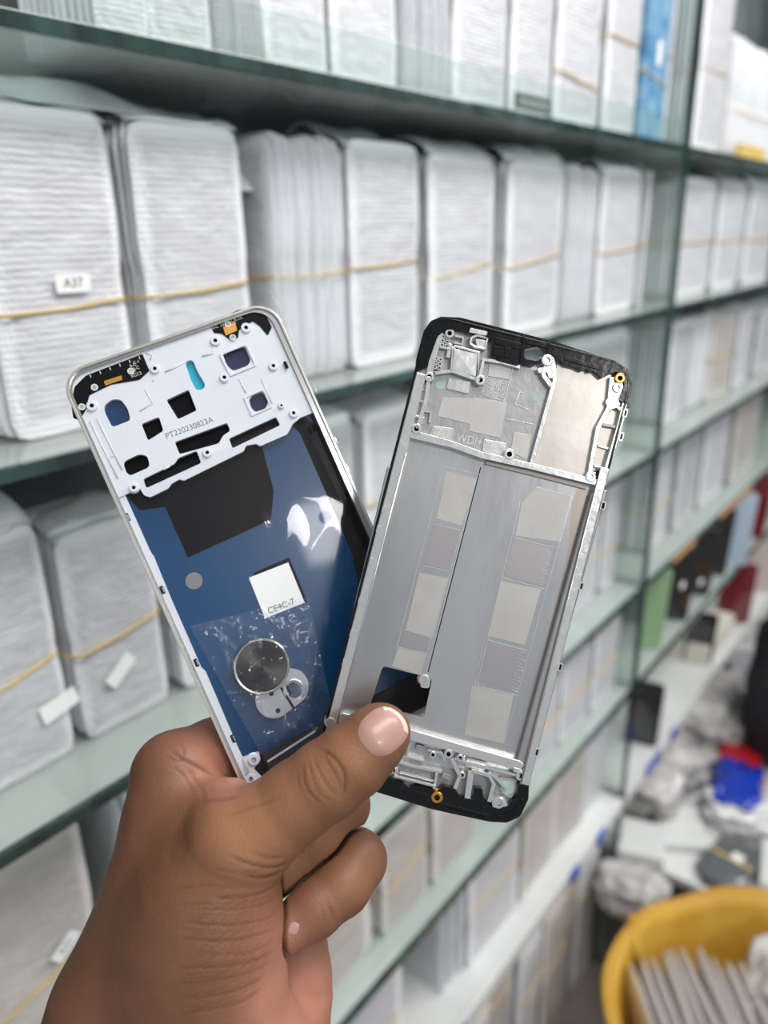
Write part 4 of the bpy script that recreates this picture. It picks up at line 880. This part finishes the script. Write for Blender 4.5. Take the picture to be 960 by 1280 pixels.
for pts, wd, h, m in (([(230, 905), (300, 928), (400, 948)], 1.1, -.7, 'mag'), ([(252, 960), (380, 992)], .9, -.7, 'mag'), ([(262, 930), (256, 962)], .9, -.8, 'mag'), ([(384, 950), (376, 1000)], .9, -.8, 'mag'), ([(270, 948), (375, 975)], .7, -1.6, 'mag'), ([(430, 905), (455, 960), (440, 1000)], 1.4, -.8, 'mag'),
                      ([(490, 945), (478, 1030)], 2.0, -.4, 'mag'), ([(490, 945), (545, 958), (560, 985), (545, 1040)], 1.4, -.4, 'mag'), ([(545, 945), (600, 1000)], 1.0, -.8, 'mag'), ([(300, 858), (292, 900), (345, 915)], .8, -1.2, 'mag'), ([(355, 880), (400, 890), (410, 915)], .9, -.8, 'mag'),
                      ([(440, 905), (480, 920), (540, 935), (640, 960)], .9, -.8, 'mag'), ([(400, 958), (425, 965)], 1.8, -.9, 'magd'), ([(620, 940), (655, 950), (650, 975)], 1.6, -.6, 'mag'), ([(320, 870), (345, 876)], 1.5, -1.4, 'magd'), ([(268, 880), (262, 925)], 1.2, -1.0, 'mag'), ([(505, 1028), (530, 1034)], 1.2, -.6, 'bplas'), ([(250, 990), (372, 1022)], .7, -.2, 'bplas'), ([(400, 1045), (540, 1082)], .7, -.2, 'bplas'), ([(560, 1085), (620, 1072), (648, 1030)], .7, -.2, 'bplas'), ([(285, 1012), (280, 1030)], .6, -.1, 'bplas'), ([(330, 1024), (325, 1042)], .6, -.1, 'bplas'), ([(450, 1050), (446, 1072)], .6, -.1, 'bplas')):
    wall4(pts, wd, h, m)
plate('speaker_tray', B.L(c4([(262, 900), (640, 985), (600, 1062), (240, 975)]), hW), [], hW, hW + .3 * mm, MD['magd'], bf)
plate('raised_pad', fillet(B.L(c4([(478, 905), (540, 920), (530, 945), (470, 930)]), -1.6 * mm), .5 * mm, 2), [], hW, -1.8 * mm, MD['mag'], bf, .1 * mm)
for x, y, r, h in ((575, 1043, 2.0, -.1), (642, 960, 1.7, -.3), (420, 893, 1.6, -.4), (456, 905, 1.3, -.5), (372, 895, 1.2, -.7), (55, 797, 1.9, -.3), (462, 958, 1.2, -.6), (255, 945, 1.2, -.7)):
    boss(bf, B(*c4([(x, y)])[0], h * mm), hW, h * mm, r * mm, MD['mag'], .5)
plate('ear_plate', fillet(B.L(c4([(552, 1030), (590, 1022), (604, 1050), (580, 1062), (555, 1055)]), -.6 * mm), .6 * mm, 3), [], hW, -.5 * mm, MD['mag'], bf, .2 * mm)
boss(bf, B(*c4([(385, 1026)])[0], 0), -2 * mm, .15 * mm, 2.0 * mm, MD['gold'], .5, 'brass_insert')
lathe('green_dot', [(2.6 * mm, 0), (2.6 * mm, .08 * mm)], MD['green'], bf, 24, (*B(*c4([(602, 993)])[0], -2.6 * mm), -2.55 * mm)); plate('dot_pad', fillet(B.L(c4([(572, 962), (628, 968), (634, 1000), (612, 1030), (585, 1015)]), -2.7 * mm), 1 * mm), [], hW, -2.6 * mm, MD['pad'], bf, .2 * mm)
for x, y in c4([(895, 128), (829, 376), (764, 625), (692, 887)]) + c3([(838, 468), (775, 712), (852, 385)]):
    q = B(x, y, -.2 * mm); plate('latch_slot', rrect(q[0] - .75 * mm, q[0] + .75 * mm, q[1] - 1.5 * mm, q[1] + 1.5 * mm, .4 * mm, 3), [], -.4 * mm, -.15 * mm, MD['mag'], bf, .08 * mm)
    plate('slot_gap', rrect(q[0] - .35 * mm, q[0] + .4 * mm, q[1] - 1. * mm, q[1] + 1. * mm, .2 * mm, 3), [], -.4 * mm, -.12 * mm, MD['dgrey'], bf)
for x, y in c4([(183, 300), (150, 420), (122, 520), (204, 200), (222, 140), (95, 610)]):
    q = B(x, y, -.5 * mm); plate('rail_tab', rrect(q[0] - .8 * mm, q[0] + .5 * mm, q[1] - 1.2 * mm, q[1] + 1.2 * mm, .4 * mm, 3), [], -.7 * mm, -.4 * mm, MD['mag'], bf, .1 * mm)

# ------------------------------------------------------------------ the hand: one continuous surface from blended tapered limbs
def hp(px, py, dep): return np.array([(px - 480) / FPX * dep, (640 - py) / FPX * dep, -dep])     # mm in viewing axes
def limb(*pts): return [(hp(a, b, c), r) for a, b, c, r in pts]
# (joints: x, y, distance, radius in mm ; blend width)
LIMBS = [
    ('body', limb((120, 1420, 262, 33), (165, 1270, 264, 27), (232, 1150, 264, 23)), 0),
    ('body', limb((330, 1440, 262, 33), (258, 1290, 258, 29), (248, 1170, 256, 25)), 10),
    ('body', limb((176, 1250, 268, 25.5), (205, 1110, 272, 20.5), (216, 1020, 277, 16.8), (218, 968, 281, 14.8)), 10),      # index metacarpal
    ('body', limb((250, 1210, 256, 25), (264, 1120, 254, 22.5), (292, 1062, 252, 16.5)), 9),                             # thenar
    ('body', limb((281, 1160, 254, 16), (288, 1210, 258, 15)), 8),
    ('body', limb((220, 1040, 275, 16), (285, 1030, 262, 13)), 8),                                                   # web
    ('body', limb((262, 1000, 285, 7), (285, 1010, 268, 9)), 7),
    ('body', limb((200, 1150, 300, 22), (235, 1010, 310, 15)), 10),                                                  # back of hand, far side
    ('palm', limb((345, 1220, 290, 20), (325, 1300, 284, 26), (300, 1420, 280, 30)), 6),
    ('palm', limb((372, 1180, 294, 11), (360, 1230, 292, 17)), 5),
    ('index', limb((219, 968, 283, 14.5), (268, 940, 293, 12.5), (330, 905, 306, 9.5), (400, 880, 312, 8.5)), 5),
    ('thumb', limb((290, 1066, 253, 16.0), (332, 1032, 252, 13.6), (372, 1000, 251.5, 12.7), (408, 975, 251, 12.7), (440, 950, 250.5, 12.0), (466, 926, 251.5, 10.6), (477, 916, 252.5, 9.6)), 5),
]
FINGERS = [
    limb((260, 1000, 308, 13), (400, 985, 306, 10.5), (428, 1000, 298, 10.0), (427, 1006, 286, 10.2), (392, 1046, 277, 10.2), (350, 1086, 272, 10), (330, 1104, 268, 9)),
    limb((260, 1100, 312, 13), (430, 1064, 308, 9.8), (446, 1070, 294, 10.0), (446, 1075, 279, 10.4), (426, 1106, 271, 10.3), (391, 1135, 266, 10.0), (356, 1158, 262, 8.9)),
]
def seg_sdf(P, a, ra, b, rb):
    ab = b - a; L = float(ab @ ab); t = np.clip(((P - a) @ ab) / L, 0, 1)
    d = P - a - t[..., None] * ab
    return np.sqrt((d * d).sum(-1)) - (ra + (rb - ra) * t)
def smin(a, b, k):
    if k <= 0: return np.minimum(a, b)
    h = np.clip(.5 + .5 * (b - a) / k, 0, 1); return b * (1 - h) + a * h - k * h * (1 - h)
def limb_sdf(P, L):
    F = None
    for (a, ra), (b, rb) in zip(L[:-1], L[1:]):
        s = seg_sdf(P, a, ra, b, rb); F = s if F is None else smin(F, s, 2.5)
    return F
def seam(a, b, deep, w=.58):
    # two limbs pressed together keep a narrow fold between them
    F = np.minimum(a, b); return np.maximum(F, np.minimum(w - np.abs(a - b) * .5, (deep + F) * .5))
def hand_sdf(P):
    F = None
    for nm, L, k in LIMBS:
        s = limb_sdf(P, L); F = s if F is None else smin(F, s, k)
    G = None
    for L in FINGERS:
        s = limb_sdf(P, L); G = s if G is None else seam(G, s, 3.5)
    return seam(F, G, 3.0)
def surface(F, org, h):
    nx, ny, nz = F.shape; sg = F < 0
    cnt = np.zeros((nx - 1, ny - 1, nz - 1), np.int8)
    for i in (0, 1):
        for j in (0, 1):
            for k in (0, 1): cnt += sg[i:nx - 1 + i, j:ny - 1 + j, k:nz - 1 + k]
    act = (cnt > 0) & (cnt < 8); I = np.argwhere(act); idx = -np.ones(act.shape, np.int64); idx[act] = np.arange(len(I))
    acc = np.zeros((len(I), 3)); w_ = np.zeros(len(I))
    for ax in range(3):
        for a in (0, 1):
            for b in (0, 1):
                o0 = [0, 0, 0]; oth = [q for q in range(3) if q != ax]; o0[oth[0]] = a; o0[oth[1]] = b; o1 = list(o0); o1[ax] = 1
                f0 = F[I[:, 0] + o0[0], I[:, 1] + o0[1], I[:, 2] + o0[2]]; f1 = F[I[:, 0] + o1[0], I[:, 1] + o1[1], I[:, 2] + o1[2]]
                m = (f0 < 0) != (f1 < 0); t = np.where(m, f0 / np.where(m, f0 - f1, 1), 0)
                p = I + np.array(o0); p = p.astype(float); p[:, ax] += t; acc[m] += p[m]; w_[m] += 1
    V = acc / w_[:, None] * h + org; Q = []
    for ax in range(3):
        sl0 = [slice(None)] * 3; sl1 = [slice(None)] * 3; sl0[ax] = slice(0, -1); sl1[ax] = slice(1, None)
        e = sg[tuple(sl0)] != sg[tuple(sl1)]; E = np.argwhere(e); s0 = sg[tuple(sl0)][e]
        b, c = (ax + 1) % 3, (ax + 2) % 3
        ok = (E[:, b] > 0) & (E[:, c] > 0) & (E[:, b] < F.shape[b] - 1) & (E[:, c] < F.shape[c] - 1); E = E[ok]; s0 = s0[ok]
        def g(db, dc): q = E.copy(); q[:, b] += db; q[:, c] += dc; return idx[q[:, 0], q[:, 1], q[:, 2]]
        q = np.stack([g(-1, -1), g(0, -1), g(0, 0), g(-1, 0)], 1); q[~s0] = q[~s0][:, ::-1]; Q.append(q)
    return V, np.concatenate(Q)
HS = .66
lo = np.array([-128., -212., -334.]); hi = np.array([14., -52., -222.])
gx, gy, gz = (np.arange(lo[i], hi[i], HS, dtype=np.float32) for i in range(3))
CS = 6; cg = [g[::CS] for g in (gx, gy, gz)]
Fc = hand_sdf(np.stack(np.meshgrid(*cg, indexing='ij'), -1))
F_ = Fc
for i in range(3): F_ = np.repeat(F_, CS, axis=i)
F_ = F_[:len(gx), :len(gy), :len(gz)].astype(np.float32)
near = np.argwhere(np.abs(F_) < CS * HS * 1.75 + 1.0)
for i0 in range(0, len(near), 400000):
    I = near[i0:i0 + 400000]; F_[I[:, 0], I[:, 1], I[:, 2]] = hand_sdf(np.stack([gx[I[:, 0]], gy[I[:, 1]], gz[I[:, 2]]], -1))
HV, HQ = surface(F_, lo, HS); del F_
def sdf_grad(P):
    g = np.zeros_like(P)
    for i in range(3):
        e = np.zeros(3); e[i] = .4; g[:, i] = hand_sdf(P + e) - hand_sdf(P - e)
    return g / np.maximum(np.linalg.norm(g, axis=1, keepdims=True), 1e-6)
HN = sdf_grad(HV)
# skin folds: (points, depth mm, width px) as they run over the skin facing the viewer
def c5(pts): return [(40 + x / 1.92, 840 + y / 1.92) for x, y in pts]
FOLDS = [(c5([(688, 184), (722, 200), (750, 238), (757, 280), (742, 302)]), .55, 2.2), (c5([(676, 200), (690, 240), (712, 278), (738, 300)]), .45, 2.0), (c5([(700, 190), (716, 225), (738, 262), (748, 290)]), .35, 1.8),
         (c5([(652, 212), (646, 250), (664, 292), (704, 322)]), .45, 2.0), (c5([(640, 225), (636, 262), (652, 300)]), .25, 2.0), (c5([(664, 206), (668, 250), (690, 295), (725, 312)]), .35, 1.8),
         (c5([(470, 440), (540, 468), (600, 470), (622, 448)]), .5, 2.4), (c5([(500, 488), (560, 496), (612, 476)]), .55, 2.4), (c5([(430, 470), (500, 480), (560, 482)]), .3, 2.2), (c5([(520, 430), (570, 448), (612, 442)]), .3, 2),
         (c5([(430, 545), (520, 540), (575, 522), (608, 492)]), .55, 2.4), (c5([(400, 570), (500, 572), (570, 555), (606, 528)]), .45, 2.2), (c5([(360, 600), (470, 612), (560, 596), (604, 560)]), .5, 2.4),
         (c5([(350, 640), (470, 648), (560, 630), (598, 596)]), .5, 2.3), (c5([(380, 672), (480, 680), (560, 662), (590, 632)]), .35, 2.2), (c5([(350, 710), (460, 712), (550, 690), (584, 664)]), .5, 2.4),
         (c5([(340, 748), (450, 742), (540, 720), (575, 694)]), .4, 2.2), (c5([(360, 785), (450, 775), (530, 752), (565, 726)]), .45, 2.3), (c5([(350, 826), (450, 806), (520, 786), (550, 762)]), .4, 2.3), (c5([(330, 520), (420, 512), (500, 520)]), .25, 2), (c5([(340, 560), (400, 556), (450, 560)]), .25, 2),
         (c5([(330, 178), (352, 204), (400, 226), (460, 262), (508, 292)]), .7, 3.0), (c5([(352, 166), (368, 186), (362, 206), (345, 212), (318, 200)]), .5, 2.4), (c5([(400, 322), (440, 306), (505, 296)]), .8, 3.4), (c5([(372, 230), (400, 262), (420, 300), (405, 330)]), .5, 3), (c5([(330, 225), (370, 250), (395, 300)]), .35, 2.4), (c5([(392, 345), (360, 390), (345, 440)]), .9, 9),
         (c5([(705, 545), (718, 570), (728, 604)]), .4, 2.2), (c5([(690, 556), (700, 585), (706, 610)]), .25, 2), (c5([(640, 470), (655, 492), (660, 515)]), .3, 2.2), (c5([(455, 350), (520, 330), (600, 300)]), .2, 2.5)]
fan = [f[0] for f in FOLDS[10:19]]
rf = random.Random(5)
for A_, B_ in zip(fan[:-1], fan[1:]):
    for t in (.3, .65): FOLDS.append(([((1 - t) * p[0] + t * q[0] + rf.uniform(-3, 3), (1 - t) * p[1] + t * q[1] + rf.uniform(-1.5, 1.5)) for p, q in zip(A_, B_)], .22, 1.3))
FOLDS = [(p, a * (.8 if 10 <= i <= 18 else 1), wd_ * .8 if wd_ < 5 else wd_) for i, (p, a, wd_) in enumerate(FOLDS)]
dep = -HV[:, 2]; PX = HV[:, 0] / dep * FPX + 480; PY = 640 - HV[:, 1] / dep * FPX
face = np.clip(HN[:, 2] * 1.4, 0, 1) * (dep < 292)
disp = np.zeros(len(HV)); fold_dark = np.zeros(len(HV))
def poly_dist(px, py, pts):
    best = np.full(len(px), 1e9)
    for (ax, ay), (bx, by) in zip(pts[:-1], pts[1:]):
        L = (bx - ax) ** 2 + (by - ay) ** 2; t = np.clip(((px - ax) * (bx - ax) + (py - ay) * (by - ay)) / L, 0, 1)
        best = np.minimum(best, np.hypot(px - ax - t * (bx - ax), py - ay - t * (by - ay)))
    return best
def smooth_line(p, n=3):
    for _ in range(n):
        q = [p[0]]
        for a, b in zip(p[:-1], p[1:]): q += [(a[0] * .75 + b[0] * .25, a[1] * .75 + b[1] * .25), (a[0] * .25 + b[0] * .75, a[1] * .25 + b[1] * .75)]
        p = q + [p[-1]]
    return p
wob = np.array([noise.noise(Vector((x * .03, y * .03, 0))) for x, y in zip(PX, PY)]) * 3
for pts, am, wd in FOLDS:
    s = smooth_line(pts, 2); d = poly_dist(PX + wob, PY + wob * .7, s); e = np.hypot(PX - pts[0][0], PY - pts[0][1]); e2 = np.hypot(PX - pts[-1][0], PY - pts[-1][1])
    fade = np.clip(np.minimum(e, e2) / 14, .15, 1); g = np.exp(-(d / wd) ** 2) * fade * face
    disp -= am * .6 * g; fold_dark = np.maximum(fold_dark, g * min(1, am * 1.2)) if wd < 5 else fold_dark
    disp += am * .15 * np.exp(-((d - wd * 2.2) / (wd * 1.3)) ** 2) * fade * face
mott = np.array([noise.noise(Vector((x * .06, y * .06, z * .06))) for x, y, z in HV]) * .35
HV2 = HV + HN * (disp + mott * .6)[:, None]
skinV = np.array([CAM + RW @ (v * .001) for v in HV2])
o0 = CAM + RW @ (hp(230, 1150, 265) * .001)
me = bpy.data.meshes.new('hand'); me.vertices.add(len(skinV)); me.vertices.foreach_set('co', (skinV - o0).ravel())
me.loops.add(HQ.size); me.polygons.add(len(HQ)); me.loops.foreach_set('vertex_index', HQ.ravel().astype(np.int32))
me.polygons.foreach_set('loop_start', (np.arange(len(HQ)) * 4).astype(np.int32)); me.polygons.foreach_set('loop_total', np.full(len(HQ), 4, np.int32))
me.update(calc_edges=True); me.validate(); me.polygons.foreach_set('use_smooth', [True] * len(me.polygons))
# pigment: paler pink palm side, darker back
def blob(x, y, r, pw=2): return np.exp(-((PX - x) ** 2 + (PY - y) ** 2) / (r * r))
pink = np.clip(blob(268, 945, 42) * 1.0 + blob(290, 985, 20) * .6 + blob(385, 1235, 52) + blob(350, 1270, 45) + .35 * blob(350, 1165, 30) + .25 * blob(330, 1190, 60), 0, 1)
tan = np.clip(blob(330, 1040, 75) * .9 + blob(420, 960, 50) * .8 + blob(290, 1010, 40) * .5 + blob(430, 1100, 50) * .4, 0, 1)
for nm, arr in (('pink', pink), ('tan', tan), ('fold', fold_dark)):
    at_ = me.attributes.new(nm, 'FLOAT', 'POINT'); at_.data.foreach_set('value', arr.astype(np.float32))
SK = mat('skin', (.25, .115, .062), .48, sss=0.0, spec=.35)
nt = SK.node_tree; b_ = nt.nodes['Principled BSDF']; N = nt.nodes.new; L_ = nt.links.new
def attr(n): a = N('ShaderNodeAttribute'); a.attribute_name = n; return a.outputs['Fac']
def mixc(f, a, b):
    m = N('ShaderNodeMix'); m.data_type = 'RGBA'
    for s, v in (('Factor', f), ('A', a), ('B', b)):
        if isinstance(v, tuple): m.inputs[s].default_value = (*v, 1)
        else: L_(v, m.inputs[s])
    return m.outputs['Result']
tc = N('ShaderNodeTexCoord'); n1 = N('ShaderNodeTexNoise'); n1.inputs['Scale'].default_value = 70; n1.inputs['Detail'].default_value = 5; L_(tc.outputs['Object'], n1.inputs['Vector'])
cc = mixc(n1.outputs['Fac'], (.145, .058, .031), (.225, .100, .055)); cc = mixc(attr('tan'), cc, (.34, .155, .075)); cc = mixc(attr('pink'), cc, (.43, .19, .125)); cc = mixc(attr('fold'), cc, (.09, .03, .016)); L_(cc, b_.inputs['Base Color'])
vo = N('ShaderNodeTexVoronoi'); vo.inputs['Scale'].default_value = 1500; mp = N('ShaderNodeMapping'); mp.inputs['Rotation'].default_value = (.2, .5, .6); mp.inputs['Scale'].default_value = (1, 1, .45); L_(tc.outputs['Object'], mp.inputs[0]); L_(mp.outputs[0], vo.inputs['Vector'])
n2 = N('ShaderNodeTexNoise'); n2.inputs['Scale'].default_value = 500; n2.inputs['Detail'].default_value = 4; L_(mp.outputs[0], n2.inputs['Vector'])
ad = N('ShaderNodeMath'); ad.operation = 'ADD'; L_(vo.outputs['Distance'], ad.inputs[0]); L_(n2.outputs['Fac'], ad.inputs[1])
bp = N('ShaderNodeBump'); bp.inputs['Strength'].default_value = .4; bp.inputs['Distance'].default_value = .0002; L_(ad.outputs[0], bp.inputs['Height']); L_(bp.outputs[0], b_.inputs['Normal'])
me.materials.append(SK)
hand = bpy.data.objects.new('hand', me); link(hand); hand.location = Vector(o0.tolist())
tag(hand, 'brown left hand and wrist pinching two phone frames with the thumb in front', 'hand')
# nails
NL = mat('nail', (.46, .26, .215), .36, coat=.15, spec=.5, sss=.1)
NT = mat('nail_tip', (.78, .62, .52), .3, coat=.4)
def march(px, py, guess=236.0):
    d = np.array([(px - 480) / FPX, (640 - py) / FPX, -1.0]); t = guess
    bt, bs = t, 1e9
    for _ in range(60):
        s = float(hand_sdf((d * t)[None])[0])
        if abs(s) < bs: bt, bs = t, abs(s)
        if abs(s) < .01 or t > 275: break
        t += s * .9
    return d * bt, bs
def nail(name, centre, ax, ay, ang, m, guess, push=.35, white=None):
    V = []; F = []; n = 18; ca, sa = math.cos(ang), math.sin(ang); side = []
    for j in range(n + 1):
        for i in range(n + 1):
            u, v = 2 * i / n - 1, 2 * j / n - 1
            # squircle disc
            r = (abs(u) ** 2.5 + abs(v) ** 2.5) ** (1 / 2.5); k = max(abs(u), abs(v)) / r if r > 0 else 1
            x, y = u * k, v * k
            px = centre[0] + ca * x * ax - sa * y * ay; py = centre[1] + sa * x * ax + ca * y * ay
            p, s = march(px, py, guess); g = sdf_grad(p[None])[0]; p = p - g * s
            edge = max(abs(u), abs(v)); V.append(CAM + RW @ ((p + g * (push * (1 - edge ** 6) - .12)) * .001) - o0)
    for j in range(n):
        for i in range(n): a = j * (n + 1) + i; F.append((a, a + n + 1, a + n + 2, a + 1))
    o = mesh_obj(name, V, F, [m, NT], hand, True)
    if white:
        for q, p in enumerate(o.data.polygons):
            if (q % n) >= n - white: p.material_index = 1
    return o
nl = nail('thumb_nail', (479, 913), 31, 29, math.radians(-43), NL, 225, .5, 2); nl['label'] = 'broad pinkish thumb nail'
try:
    nl = nail('finger_nail', (367, 1161), 7, 9, math.radians(20), NL, 235, .3); nl['label'] = 'small pink nail of the curled finger'
except Exception as ex: print('nail', ex)
